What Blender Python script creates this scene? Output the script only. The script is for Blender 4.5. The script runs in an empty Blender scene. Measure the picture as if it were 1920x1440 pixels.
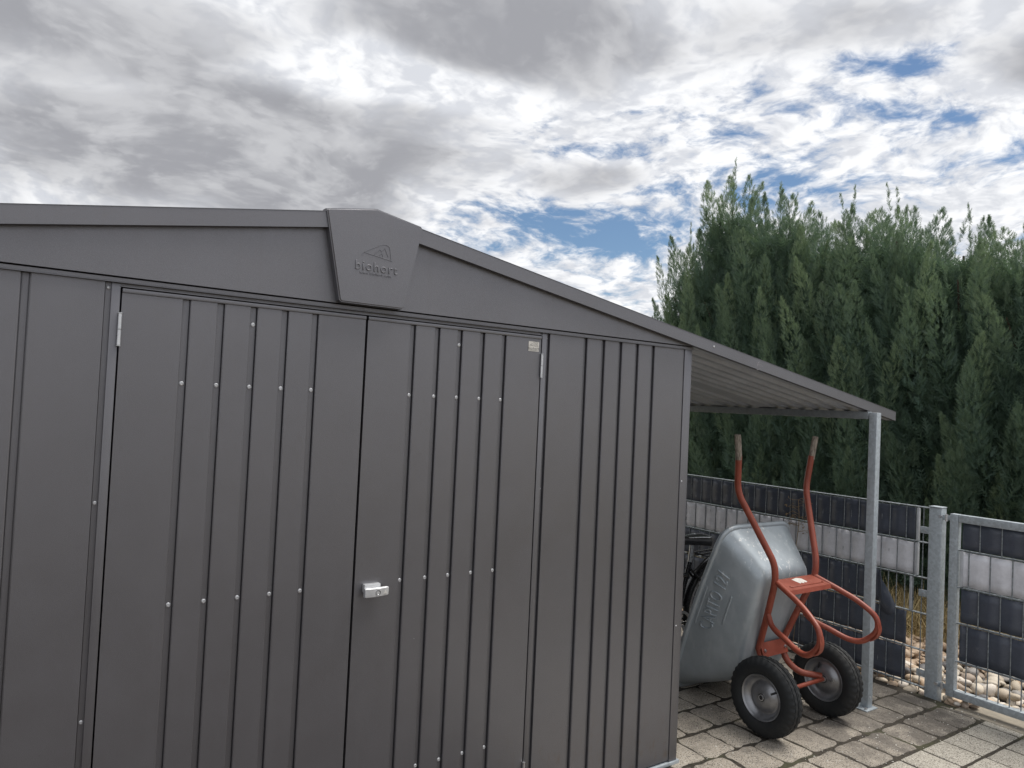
import bpy, bmesh, math, random
import numpy as np
from mathutils import Vector, Matrix

R = math.radians
random.seed(7)
rng = np.random.default_rng(11)
scene = bpy.context.scene
col = scene.collection

# ------------------------------------------------------------------ camera
cam_data = bpy.data.cameras.new('camera')
cam = bpy.data.objects.new('camera', cam_data)
col.objects.link(cam)
cam_data.sensor_fit = 'HORIZONTAL'
cam_data.sensor_width = 36.0
cam_data.lens = 25.3125
cam_data.clip_start = 0.05
cam_data.clip_end = 3000.0
cam.matrix_world = Matrix(((0.8268958, -0.0551806, -0.5596413, -0.940139),
                           (-0.5604314, 0.0013859, -0.8281997, -2.2775597),
                           (0.0464761, 0.9984754, -0.0297789, 1.5778614),
                           (0, 0, 0, 1)))
scene.camera = cam

# ------------------------------------------------------------------ node helpers
class NT:
    def __init__(s, tree):
        s.t = tree; s.n = tree.nodes; s.l = tree.links
    def node(s, typ, **kw):
        n = s.n.new(typ)
        for k, v in kw.items():
            setattr(n, k, v)
        return n
    def put(s, sock, v):
        if isinstance(v, bpy.types.NodeSocket):
            s.l.new(v, sock)
        elif v is not None:
            if isinstance(v, (tuple, list)) and len(v) == 3 and sock.type == 'RGBA':
                v = (*v, 1)
            sock.default_value = v
    def math(s, op, a, b=None, c=None, clamp=False):
        n = s.node('ShaderNodeMath', operation=op); n.use_clamp = clamp
        s.put(n.inputs[0], a)
        if b is not None: s.put(n.inputs[1], b)
        if c is not None: s.put(n.inputs[2], c)
        return n.outputs[0]
    def vmath(s, op, a, b=None, scale=None):
        n = s.node('ShaderNodeVectorMath', operation=op)
        s.put(n.inputs[0], a)
        if b is not None: s.put(n.inputs[1], b)
        if scale is not None: s.put(n.inputs['Scale'], scale)
        return n.outputs['Value'] if op in ('LENGTH', 'DISTANCE', 'DOT_PRODUCT') else n.outputs[0]
    def noise(s, vec, scale, detail=4, rough=0.5, lac=2.0, dist=0.0, out='Fac'):
        n = s.node('ShaderNodeTexNoise')
        s.put(n.inputs['Vector'], vec)
        n.inputs['Scale'].default_value = scale; n.inputs['Detail'].default_value = detail
        n.inputs['Roughness'].default_value = rough; n.inputs['Lacunarity'].default_value = lac
        n.inputs['Distortion'].default_value = dist
        return n.outputs[out]
    def voronoi(s, vec, scale, out='Distance', feature='F1'):
        n = s.node('ShaderNodeTexVoronoi', feature=feature)
        s.put(n.inputs['Vector'], vec); n.inputs['Scale'].default_value = scale
        return n.outputs[out]
    def smooth(s, v, lo, hi, a=0.0, b=1.0):
        n = s.node('ShaderNodeMapRange', interpolation_type='SMOOTHSTEP')
        s.put(n.inputs[0], v)
        for i, q in enumerate((lo, hi, a, b)): n.inputs[i + 1].default_value = q
        return n.outputs[0]
    def lin(s, v, lo, hi, a=0.0, b=1.0):
        n = s.node('ShaderNodeMapRange')
        s.put(n.inputs[0], v)
        for i, q in enumerate((lo, hi, a, b)): n.inputs[i + 1].default_value = q
        return n.outputs[0]
    def mix(s, fac, a, b, blend='MIX'):
        n = s.node('ShaderNodeMix', data_type='RGBA', blend_type=blend)
        s.put(n.inputs[0], fac); s.put(n.inputs[6], a); s.put(n.inputs[7], b)
        return n.outputs[2]
    def sep(s, v):
        n = s.node('ShaderNodeSeparateXYZ'); s.put(n.inputs[0], v); return n.outputs
    def comb(s, x, y, z):
        n = s.node('ShaderNodeCombineXYZ')
        for i, q in enumerate((x, y, z)): s.put(n.inputs[i], q)
        return n.outputs[0]
    def bump(s, h, strength=0.3, dist=0.01, normal=None):
        n = s.node('ShaderNodeBump'); n.inputs['Strength'].default_value = strength
        n.inputs['Distance'].default_value = dist; s.put(n.inputs['Height'], h)
        if normal is not None: s.put(n.inputs['Normal'], normal)
        return n.outputs[0]

# ------------------------------------------------------------------ sky (world)
SUN_EL, SUN_AZ = R(66), R(112)          # azimuth from +Y towards +X
world = bpy.data.worlds.new('World'); scene.world = world; world.use_nodes = True
w = NT(world.node_tree)
bg = w.n['Background']; bg.inputs['Strength'].default_value = 0.1
sky = w.node('ShaderNodeTexSky', sky_type='NISHITA')
sky.sun_disc = False; sky.sun_elevation = SUN_EL; sky.sun_rotation = SUN_AZ
sky.air_density = 1.0; sky.dust_density = 0.6; sky.ozone_density = 2.0
d = w.node('ShaderNodeTexCoord').outputs['Generated']
dx, dy, dz = w.sep(d)
zc = w.math('ADD', w.math('MAXIMUM', dz, 0.0), 0.20)
P = w.comb(w.math('DIVIDE', dx, zc), w.math('DIVIDE', dy, zc), 0.0)
warp = w.vmath('SCALE', w.vmath('SUBTRACT', w.noise(P, 1.3, 2, 0.5, out='Color'), (0.5, 0.5, 0.5)), scale=0.46)
PW = w.vmath('ADD', P, warp)
warpf = w.vmath('SCALE', w.vmath('SUBTRACT', w.noise(P, 6.0, 3, 0.6, out='Color'), (0.5, 0.5, 0.5)), scale=0.09)
PF = w.vmath('ADD', PW, warpf)

def blob(u, v, su, sv, rot=0.0, lo=0.15, hi=1.15):
    q = w.vmath('SUBTRACT', PW, (u, v, 0))
    m = w.node('ShaderNodeMapping', vector_type='POINT')
    w.put(m.inputs['Vector'], q)
    m.inputs['Rotation'].default_value = (0, 0, -rot)
    q = w.vmath('MULTIPLY', m.outputs[0], (1 / su, 1 / sv, 0))
    return w.smooth(w.vmath('LENGTH', q), lo, hi, 1.0, 0.0)
def vmax(*a):
    r = a[0]
    for q in a[1:]: r = w.math('MAXIMUM', r, q)
    return r
def times(a, k): return w.math('MULTIPLY', a, k)

big = w.noise(w.vmath('ADD', PW, (3.7, 1.9, 0)), 1.3, 3, 0.5)
mid = w.noise(w.vmath('ADD', PF, (9.2, 4.4, 0)), 4.0, 6, 0.60)
fine = w.noise(w.vmath('ADD', PF, (1.1, 7.3, 0)), 11.0, 5, 0.62)
mid2 = w.noise(w.vmath('ADD', PF, (9.232, 4.382, 0)), 4.0, 4, 0.60)   # same field a step towards the sun
heavy = vmax(blob(0.28, 1.87, 0.92, 0.54, R(-6)), blob(0.05, 1.60, 0.66, 0.30, R(0)), blob(0.68, 1.09, 0.52, 0.27, R(-38)),
             times(blob(1.06, 0.76, 0.30, 0.16, R(-40)), 0.62), times(blob(1.46, 0.52, 0.26, 0.16, R(-60)), 0.70),
             times(blob(1.19, 1.50, 0.24, 0.13, R(-38)), 0.70))
thin = vmax(blob(1.38, 1.74, 0.58, 0.34, R(-42)), times(blob(1.22, 1.24, 0.62, 0.26, R(-42)), 0.36),
            times(blob(1.26, 0.70, 0.20, 0.12, R(-50)), 0.55), times(blob(1.70, 1.15, 0.45, 0.22, R(-50)), 0.45))
lift = times(blob(0.56, 1.40, 0.42, 0.11, R(-28)), 1.0)          # bright rift between the two dark masses
cover = w.math('ADD', w.math('ADD', times(big, 0.22), times(mid, 0.44)), times(fine, 0.34))
cover = w.math('ADD', cover, 0.085)
cover = w.math('ADD', cover, times(heavy, 0.25))
cover = w.math('SUBTRACT', cover, times(thin, 0.142))
alpha = w.smooth(cover, 0.44, 0.57)
body = w.math('ADD', times(big, 0.56), times(mid, 0.32))
body = w.math('ADD', body, times(w.math('SUBTRACT', fine, 0.5), 0.12))
body = w.math('ADD', body, times(heavy, 0.33))
body = w.math('SUBTRACT', body, times(lift, 0.24))
shade = w.smooth(body, 0.43, 0.72)
edge = w.math('ADD', times(w.math('SUBTRACT', mid, mid2), 3.2), times(w.math('SUBTRACT', fine, 0.5), 0.9))
puff = w.smooth(edge, -0.26, 0.30)
white = w.mix(puff, (4.0, 4.12, 4.4), (5.7, 5.75, 5.85))
soft = w.noise(w.vmath('ADD', PW, (5.3, 2.2, 0)), 3.2, 4, 0.55)
lump = w.smooth(w.math('ADD', soft, times(w.math('SUBTRACT', puff, 0.5), 0.10)), 0.38, 0.68)
grey = w.mix(lump, (2.05, 2.08, 2.24), (3.30, 3.33, 3.46))
cloud = w.mix(shade, white, grey)
blue = w.mix(1.0, sky.outputs['Color'], (0.47, 0.52, 0.55), 'MULTIPLY')
skyc = w.mix(alpha, blue, cloud)
low = w.smooth(dz, -0.02, 0.14, 0.6, 0.0)
skyc = w.mix(low, skyc, (4.6, 4.85, 5.3))
w.put(bg.inputs['Color'], skyc)

# ------------------------------------------------------------------ sun behind thin cloud
sun_data = bpy.data.lights.new('sun', 'SUN'); sun_data.energy = 2.2; sun_data.angle = R(34)
sun_data.color = (1.0, 0.95, 0.88)
sun = bpy.data.objects.new('sun', sun_data); col.objects.link(sun)
sd = Vector((math.sin(SUN_AZ) * math.cos(SUN_EL), math.cos(SUN_AZ) * math.cos(SUN_EL), math.sin(SUN_EL)))
sun.rotation_euler = sd.to_track_quat('Z', 'Y').to_euler()
sun.location = (0, 0, 20)

scene.view_settings.view_transform = 'Standard'
scene.view_settings.look = 'None'
scene.view_settings.exposure = 0.86
scene.view_settings.gamma = 1.0
scene.view_settings.use_curve_mapping = False
scene.cycles.denoising_prefilter = 'NONE'

# ------------------------------------------------------------------ materials
def new_mat(name):
    m = bpy.data.materials.new(name); m.use_nodes = True
    t = NT(m.node_tree); b = t.n['Principled BSDF']
    return m, t, b
def coords(t, kind='Object'):
    return t.node('ShaderNodeTexCoord').outputs[kind]
def wpos(t):
    return t.node('ShaderNodeNewGeometry').outputs['Position']
def orand(t):
    return t.node('ShaderNodeObjectInfo').outputs['Random']

def mat_shed():
    m, t, b = new_mat('anthracite_shed_paint')
    p = wpos(t)
    grain = t.noise(p, 900, 2, 0.6)
    blot = t.noise(p, 1.7, 5, 0.6)
    c = t.mix(t.smooth(blot, 0.3, 0.7), (0.160, 0.160, 0.174), (0.182, 0.181, 0.196))
    c = t.mix(t.smooth(grain, 0.35, 0.7), c, (0.215, 0.212, 0.226))
    z = t.sep(p)[2]
    splash = t.math('MULTIPLY', t.smooth(z, 0.42, 0.0), t.smooth(t.noise(t.vmath('MULTIPLY', p, (1, 1, 0.45)), 30, 6, 0.7), 0.50, 0.70))
    run = t.smooth(t.noise(t.vmath('MULTIPLY', p, (38, 38, 0.9)), 1.0, 5, 0.6), 0.56, 0.74)
    c = t.mix(t.math('MULTIPLY', splash, 0.55), c, (0.17, 0.135, 0.105))
    c = t.mix(t.math('MULTIPLY', run, 0.05), c, (0.20, 0.19, 0.18))
    t.put(b.inputs['Base Color'], c)
    b.inputs['Metallic'].default_value = 0.72
    b.inputs['Specular Tint'].default_value = (0.92, 0.95, 1.0, 1)
    rough = t.math('ADD', t.lin(t.noise(p, 6.0, 6, 0.65), 0.3, 0.7, 0.33, 0.42), t.math('MULTIPLY', run, 0.05))
    t.put(b.inputs['Roughness'], rough)
    h = t.math('ADD', t.math('MULTIPLY', grain, 0.15), t.math('MULTIPLY', t.noise(p, 2.3, 2, 0.5), 1.0))
    t.put(b.inputs['Normal'], t.bump(h, 0.18, 0.012))
    return m
def mat_galv(name, base=0.42, spangle=28, rough=0.5, metallic=0.45, dirt=0.35, tint=(0.88, 0.98, 1.06), con=1.0):
    m, t, b = new_mat(name)
    p = wpos(t)
    s = t.voronoi(p, spangle, 'Color')
    sv = t.sep(s)[0]
    n = t.noise(p, spangle * 0.45, 6, 0.65)
    v = t.math('ADD', t.math('MULTIPLY', sv, 0.45), t.math('MULTIPLY', n, 0.55))
    lo = tuple(base * (1 - 0.28 * con) * q for q in tint); hi = tuple(min(1, base * (1 + .25 * con) * q) for q in tint)
    c = t.mix(t.smooth(v, 0.25, 0.75), lo, hi)
    dn = t.smooth(t.noise(p, 5.0, 7, 0.7), 0.52, 0.75)
    c = t.mix(t.math('MULTIPLY', dn, dirt), c, (0.16, 0.15, 0.13))
    t.put(b.inputs['Base Color'], c)
    b.inputs['Metallic'].default_value = metallic
    t.put(b.inputs['Roughness'], t.lin(n, 0.3, 0.7, rough - 0.08, rough + 0.12))
    t.put(b.inputs['Normal'], t.bump(n, 0.12, 0.004))
    return m
def mat_tub():
    m, t, b = new_mat('dull_zinc_tub')
    p = wpos(t)
    n1 = t.noise(p, 4.5, 7, 0.62)
    stretched = t.vmath('MULTIPLY', p, (26, 26, 7))
    streak = t.noise(stretched, 1.0, 5, 0.6)
    c = t.mix(t.smooth(n1, 0.3, 0.72), (0.33, 0.375, 0.41), (0.44, 0.49, 0.53))
    c = t.mix(t.math('MULTIPLY', t.smooth(streak, 0.5, 0.72), 0.35), c, (0.55, 0.58, 0.60))
    z = t.sep(p)[2]
    up = t.smooth(z, 0.55, 0.85)
    splash = t.smooth(t.noise(t.vmath('MULTIPLY', p, (42, 42, 24)), 1.0, 6, 0.72), 0.56, 0.64)
    splash = t.math('MULTIPLY', splash, t.math('MULTIPLY', up, t.smooth(t.noise(p, 7, 3, 0.5), 0.42, 0.58)))
    c = t.mix(t.math('MULTIPLY', splash, 0.75), c, (0.80, 0.80, 0.78))
    mud = t.math('MULTIPLY', t.smooth(z, 0.16, 0.0), 0.6)
    c = t.mix(t.math('MULTIPLY', mud, t.smooth(n1, 0.3, 0.6)), c, (0.20, 0.18, 0.15))
    t.put(b.inputs['Base Color'], c)
    b.inputs['Metallic'].default_value = 0.35
    t.put(b.inputs['Roughness'], t.lin(streak, 0.3, 0.7, 0.36, 0.52))
    h = t.math('ADD', t.math('MULTIPLY', t.noise(p, 11, 3, 0.5), 1.0), t.math('MULTIPLY', streak, 0.1))
    t.put(b.inputs['Normal'], t.bump(h, 0.16, 0.012))
    return m
def mat_red():
    m, t, b = new_mat('faded_red_paint')
    p = wpos(t)
    n = t.noise(p, 14, 7, 0.65)
    c = t.mix(t.smooth(n, 0.3, 0.7), (0.205, 0.042, 0.024), (0.275, 0.063, 0.036))
    c = t.mix(t.math('MULTIPLY', t.smooth(t.noise(p, 33, 6, 0.7), 0.58, 0.72), 0.5), c, (0.30, 0.11, 0.08))
    chip = t.smooth(t.noise(p, 60, 5, 0.7), 0.64, 0.68)
    c = t.mix(t.math('MULTIPLY', chip, 0.8), c, (0.11, 0.045, 0.03))
    t.put(b.inputs['Base Color'], c)
    t.put(b.inputs['Roughness'], t.lin(n, 0.3, 0.7, 0.36, 0.55))
    t.put(b.inputs['Normal'], t.bump(t.noise(p, 60, 4, 0.6), 0.1, 0.003))
    return m
def simple(name, colr, rough=0.6, metallic=0.0, var=0.15, scale=20, bump=0.1, spec=None):
    m, t, b = new_mat(name)
    p = wpos(t)
    n = t.noise(p, scale, 6, 0.62)
    c = t.mix(t.smooth(n, 0.28, 0.72), tuple(q * (1 - var) for q in colr), tuple(min(1, q * (1 + var)) for q in colr))
    t.put(b.inputs['Base Color'], c)
    t.put(b.inputs['Roughness'], t.lin(n, 0.3, 0.7, max(0.05, rough - 0.06), min(1, rough + 0.08)))
    b.inputs['Metallic'].default_value = metallic
    if spec is not None: b.inputs['Specular IOR Level'].default_value = spec
    if bump: t.put(b.inputs['Normal'], t.bump(n, bump, 0.004))
    return m
def mat_grip():
    m, t, b = new_mat('worn_wooden_grip')
    p = wpos(t)
    n = t.noise(t.vmath('MULTIPLY', p, (140, 140, 28)), 1.0, 6, 0.65)
    c = t.mix(t.smooth(n, 0.35, 0.65), (0.13, 0.105, 0.085), (0.34, 0.30, 0.25))
    t.put(b.inputs['Base Color'], c); b.inputs['Roughness'].default_value = 0.85
    t.put(b.inputs['Normal'], t.bump(n, 0.5, 0.004))
    return m
def mat_rubber():
    m, t, b = new_mat('tyre_rubber')
    p = wpos(t)
    n = t.noise(p, 18, 7, 0.65)
    dust = t.smooth(t.noise(p, 7, 5, 0.6), 0.45, 0.75)
    c = t.mix(t.math('MULTIPLY', dust, 0.35), (0.008, 0.010, 0.012), (0.045, 0.040, 0.034))
    t.put(b.inputs['Base Color'], c)
    t.put(b.inputs['Roughness'], t.lin(n, 0.3, 0.7, 0.62, 0.85))
    t.put(b.inputs['Normal'], t.bump(n, 0.2, 0.003))
    return m
def mat_strip(name, colr, rough, dustiness):
    m, t, b = new_mat(name)
    p = wpos(t)
    fold = t.noise(t.vmath('MULTIPLY', p, (1, 2.2, 95)), 1.0, 4, 0.55)
    weave = t.noise(p, 420, 2, 0.5)
    area = t.smooth(t.noise(p, 2.4, 4, 0.6), 0.35, 0.7)
    c = t.mix(t.smooth(t.noise(p, 9, 6, 0.7), 0.3, 0.7), tuple(q * 0.86 for q in colr), tuple(min(1, q * 1.14) for q in colr))
    dusty = t.math('MULTIPLY', t.smooth(t.noise(p, 26, 6, 0.72), 0.56, 0.74), dustiness)  # pale dust blotches
    c = t.mix(dusty, c, (0.30, 0.29, 0.27))
    t.put(b.inputs['Base Color'], c)
    t.put(b.inputs['Roughness'], t.lin(weave, 0.3, 0.7, rough - 0.08, rough + 0.1))
    h = t.math('ADD', t.math('MULTIPLY', fold, t.math('ADD', t.math('MULTIPLY', area, 0.9), 0.1)), t.math('MULTIPLY', weave, 0.08))
    t.put(b.inputs['Normal'], t.bump(h, 0.35, 0.006))
    return m
def mat_paver(name, dark):
    m, t, b = new_mat(name)
    p = wpos(t); x, y, z = t.sep(p)
    rnd = orand(t)
    if dark:
        a = t.mix(rnd, (0.345, 0.308, 0.258), (0.41, 0.368, 0.308))
    else:
        a = t.mix(rnd, (0.375, 0.352, 0.305), (0.435, 0.41, 0.355))
    sp = t.voronoi(p, 260, 'Color')
    g = t.sep(sp)[0]
    grit = t.noise(p, 190, 4, 0.7)
    a = t.mix(t.smooth(g, 0.80, 0.92), a, (0.46, 0.43, 0.38) if dark else (0.56, 0.53, 0.47))
    a = t.mix(t.smooth(g, 0.20, 0.07), a, (0.085, 0.075, 0.066))
    a = t.mix(t.smooth(grit, 0.42, 0.72, 0.0, 0.45), a, (0.12, 0.108, 0.095))
    patch = t.smooth(t.noise(p, 6.5, 7, 0.66), 0.48, 0.68)
    a = t.mix(t.math('MULTIPLY', patch, 0.42 if dark else 0.22), a, (0.10, 0.092, 0.082))
    if dark:
        drip = t.math('MULTIPLY', t.smooth(x, 2.05, 2.65), t.smooth(y, 0.25, -0.10))
        wob = t.smooth(t.noise(p, 5.5, 7, 0.66), 0.28, 0.58)
        a = t.mix(t.math('MULTIPLY', t.math('MULTIPLY', drip, wob), 0.74), a, (0.082, 0.074, 0.068))
    c = a
    t.put(b.inputs['Base Color'], c)
    b.inputs['Roughness'].default_value = 0.9
    b.inputs['Specular IOR Level'].default_value = 0.25
    h = t.math('ADD', t.math('MULTIPLY', grit, 0.7), t.math('MULTIPLY', t.noise(p, 34, 5, 0.7), 1.0))
    t.put(b.inputs['Normal'], t.bump(h, 0.75, 0.006))
    return m
def mat_joint():
    m, t, b = new_mat('joint_soil')
    p = wpos(t)
    n = t.noise(p, 60, 7, 0.7)
    c = t.mix(t.smooth(n, 0.3, 0.7), (0.018, 0.015, 0.012), (0.060, 0.050, 0.037))
    moss = t.smooth(t.noise(p, 3.1, 5, 0.6), 0.5, 0.66)
    c = t.mix(t.math('MULTIPLY', moss, 0.5), c, (0.07, 0.075, 0.032))
    t.put(b.inputs['Base Color'], c); b.inputs['Roughness'].default_value = 0.95
    t.put(b.inputs['Normal'], t.bump(n, 0.8, 0.01))
    return m
def mat_pebble():
    m, t, b = new_mat('river_pebble')
    r = orand(t)
    p = coords(t, 'Object')
    q = t.vmath('ADD', p, t.comb(t.math('MULTIPLY', r, 37.0), t.math('MULTIPLY', r, 11.0), 0.0))
    ramp = t.node('ShaderNodeValToRGB'); t.put(ramp.inputs[0], r)
    cr = ramp.color_ramp; cr.interpolation = 'CONSTANT'
    stops = [(0.0, (0.60, 0.53, 0.43)), (0.16, (0.72, 0.66, 0.56)), (0.34, (0.52, 0.40, 0.29)), (0.48, (0.79, 0.74, 0.67)),
             (0.62, (0.43, 0.36, 0.30)), (0.72, (0.66, 0.52, 0.38)), (0.84, (0.36, 0.35, 0.34)), (0.95, (0.16, 0.16, 0.17))]
    while len(cr.elements) < len(stops): cr.elements.new(0.5)
    for e, (pos, cc) in zip(cr.elements, stops): e.position = pos; e.color = (*cc, 1)
    n = t.noise(q, 34, 7, 0.65, dist=0.5)
    c = t.mix(t.smooth(n, 0.35, 0.7), ramp.outputs[0], t.mix(1.0, ramp.outputs[0], (0.62, 0.56, 0.50), 'MULTIPLY'))
    t.put(b.inputs['Base Color'], c); b.inputs['Roughness'].default_value = 0.62
    t.put(b.inputs['Normal'], t.bump(n, 0.3, 0.005))
    return m
def mat_foliage():
    m, t, b = new_mat('thuja_foliage')
    at = t.node('ShaderNodeAttribute'); at.attribute_name = 'tint'
    tv = at.outputs['Fac']
    isl = t.node('ShaderNodeNewGeometry').outputs['Random Per Island']
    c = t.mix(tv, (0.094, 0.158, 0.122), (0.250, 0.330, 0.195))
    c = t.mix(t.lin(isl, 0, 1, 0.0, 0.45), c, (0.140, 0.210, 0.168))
    t.put(b.inputs['Base Color'], c)
    b.inputs['Roughness'].default_value = 0.55
    b.inputs['Specular IOR Level'].default_value = 0.35
    tr = t.node('ShaderNodeBsdfTranslucent'); t.put(tr.inputs['Color'], t.mix(0.35, c, (0.16, 0.24, 0.05)))
    mx = t.node('ShaderNodeMixShader'); mx.inputs[0].default_value = 0.42
    t.l.new(b.outputs[0], mx.inputs[1]); t.l.new(tr.outputs[0], mx.inputs[2])
    t.l.new(mx.outputs[0], t.n['Material Output'].inputs['Surface'])
    return m
def mat_straw():
    m, t, b = new_mat('dry_straw')
    isl = t.node('ShaderNodeNewGeometry').outputs['Random Per Island']
    ramp = t.node('ShaderNodeValToRGB'); t.put(ramp.inputs[0], isl)
    cr = ramp.color_ramp
    cr.elements[0].color = (0.34, 0.24, 0.11, 1); cr.elements[1].color = (0.62, 0.49, 0.28, 1)
    e = cr.elements.new(0.9); e.color = (0.46, 0.37, 0.18, 1)
    t.put(b.inputs['Base Color'], ramp.outputs[0]); b.inputs['Roughness'].default_value = 0.75
    return m
def mat_ground():
    m, t, b = new_mat('dry_lawn_ground')
    p = wpos(t)
    n = t.noise(p, 3.0, 8, 0.7); n2 = t.noise(p, 45, 6, 0.7)
    c = t.mix(t.smooth(n, 0.35, 0.65), (0.27, 0.205, 0.11), (0.15, 0.14, 0.065))
    c = t.mix(t.smooth(n2, 0.4, 0.7, 0, 0.6), c, (0.085, 0.066, 0.042))
    t.put(b.inputs['Base Color'], c); b.inputs['Roughness'].default_value = 0.95
    t.put(b.inputs['Normal'], t.bump(n2, 0.8, 0.03))
    return m
def mat_concrete():
    m, t, b = new_mat('beige_concrete')
    p = wpos(t)
    n = t.noise(p, 11, 8, 0.68); g = t.noise(p, 240, 3, 0.7)
    c = t.mix(t.smooth(n, 0.35, 0.68), (0.30, 0.265, 0.21), (0.22, 0.198, 0.165))
    c = t.mix(t.smooth(g, 0.55, 0.75, 0, 0.5), c, (0.14, 0.125, 0.11))
    t.put(b.inputs['Base Color'], c); b.inputs['Roughness'].default_value = 0.92
    t.put(b.inputs['Normal'], t.bump(t.math('ADD', n, t.math('MULTIPLY', g, 0.4)), 0.5, 0.006))
    return m

M = dict(shed=mat_shed(), galv=mat_galv('galvanised_post', 0.46, 70, 0.5, 0.4, 0.12, con=0.35),
         galvg=mat_galv('galvanised_gate', 0.45, 85, 0.5, 0.4, 0.15, con=0.45),
         wire=mat_galv('galvanised_wire', 0.24, 90, 0.5, 0.4, 0.3),
         beam=mat_galv('galvanised_beam', 0.30, 60, 0.5, 0.4, 0.10, con=0.25),
         tub=mat_tub(), red=mat_red(), grip=mat_grip(), rubber=mat_rubber(),
         rim=simple('grey_silver_rim', (0.27, 0.275, 0.29), 0.33, 0.75, 0.16, 24, 0.05),
         steel=simple('bright_steel', (0.62, 0.63, 0.65), 0.3, 0.85, 0.12, 60, 0.05),
         alu=simple('satin_aluminium', (0.62, 0.63, 0.65), 0.38, 0.55, 0.06, 60, 0.03),
         black=simple('black_plastic', (0.014, 0.014, 0.016), 0.4, 0, 0.2, 30, 0.05),
         blackp=simple('black_bike_paint', (0.012, 0.012, 0.014), 0.25, 0, 0.2, 30, 0.0),
         canopy=simple('pale_roof_underside', (0.45, 0.48, 0.535), 0.42, 0.20, 0.10, 5, 0.05),
         dstrip=mat_strip('anthracite_pvc_strip', (0.058, 0.068, 0.092), 0.34, 0.22),
         wstrip=mat_strip('pale_pvc_strip', (0.62, 0.63, 0.68), 0.45, 0.08),
         clip=simple('pale_clip_rail', (0.42, 0.44, 0.47), 0.4, 0, 0.1, 30, 0.05),
         paverd=mat_paver('weathered_paver', True), paverl=mat_paver('light_paver', False), joint=mat_joint(),
         pebble=mat_pebble(), foliage=mat_foliage(), straw=mat_straw(), ground=mat_ground(), concrete=mat_concrete(),
         bark=simple('thuja_bark', (0.085, 0.060, 0.042), 0.9, 0, 0.35, 25, 0.8),
         label=simple('white_label', (0.62, 0.60, 0.56), 0.45, 0, 0.15, 60, 0.0),
         ink=simple('grey_print', (0.14, 0.14, 0.14), 0.5, 0, 0.1, 60, 0.0),
         twig=simple('dry_twig', (0.26, 0.19, 0.11), 0.85, 0, 0.35, 60, 0.3),
         chip=simple('pale_grit', (0.55, 0.53, 0.48), 0.7, 0, 0.2, 60, 0.0),
         scuff=simple('pale_scuff', (0.36, 0.35, 0.36), 0.6, 0, 0.2, 60, 0.0),
         dark=simple('interior_shade_dark', (0.03, 0.03, 0.03), 0.8, 0, 0.1, 5, 0.0))  # near-black that puts the shade inside the shed into the colour

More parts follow.
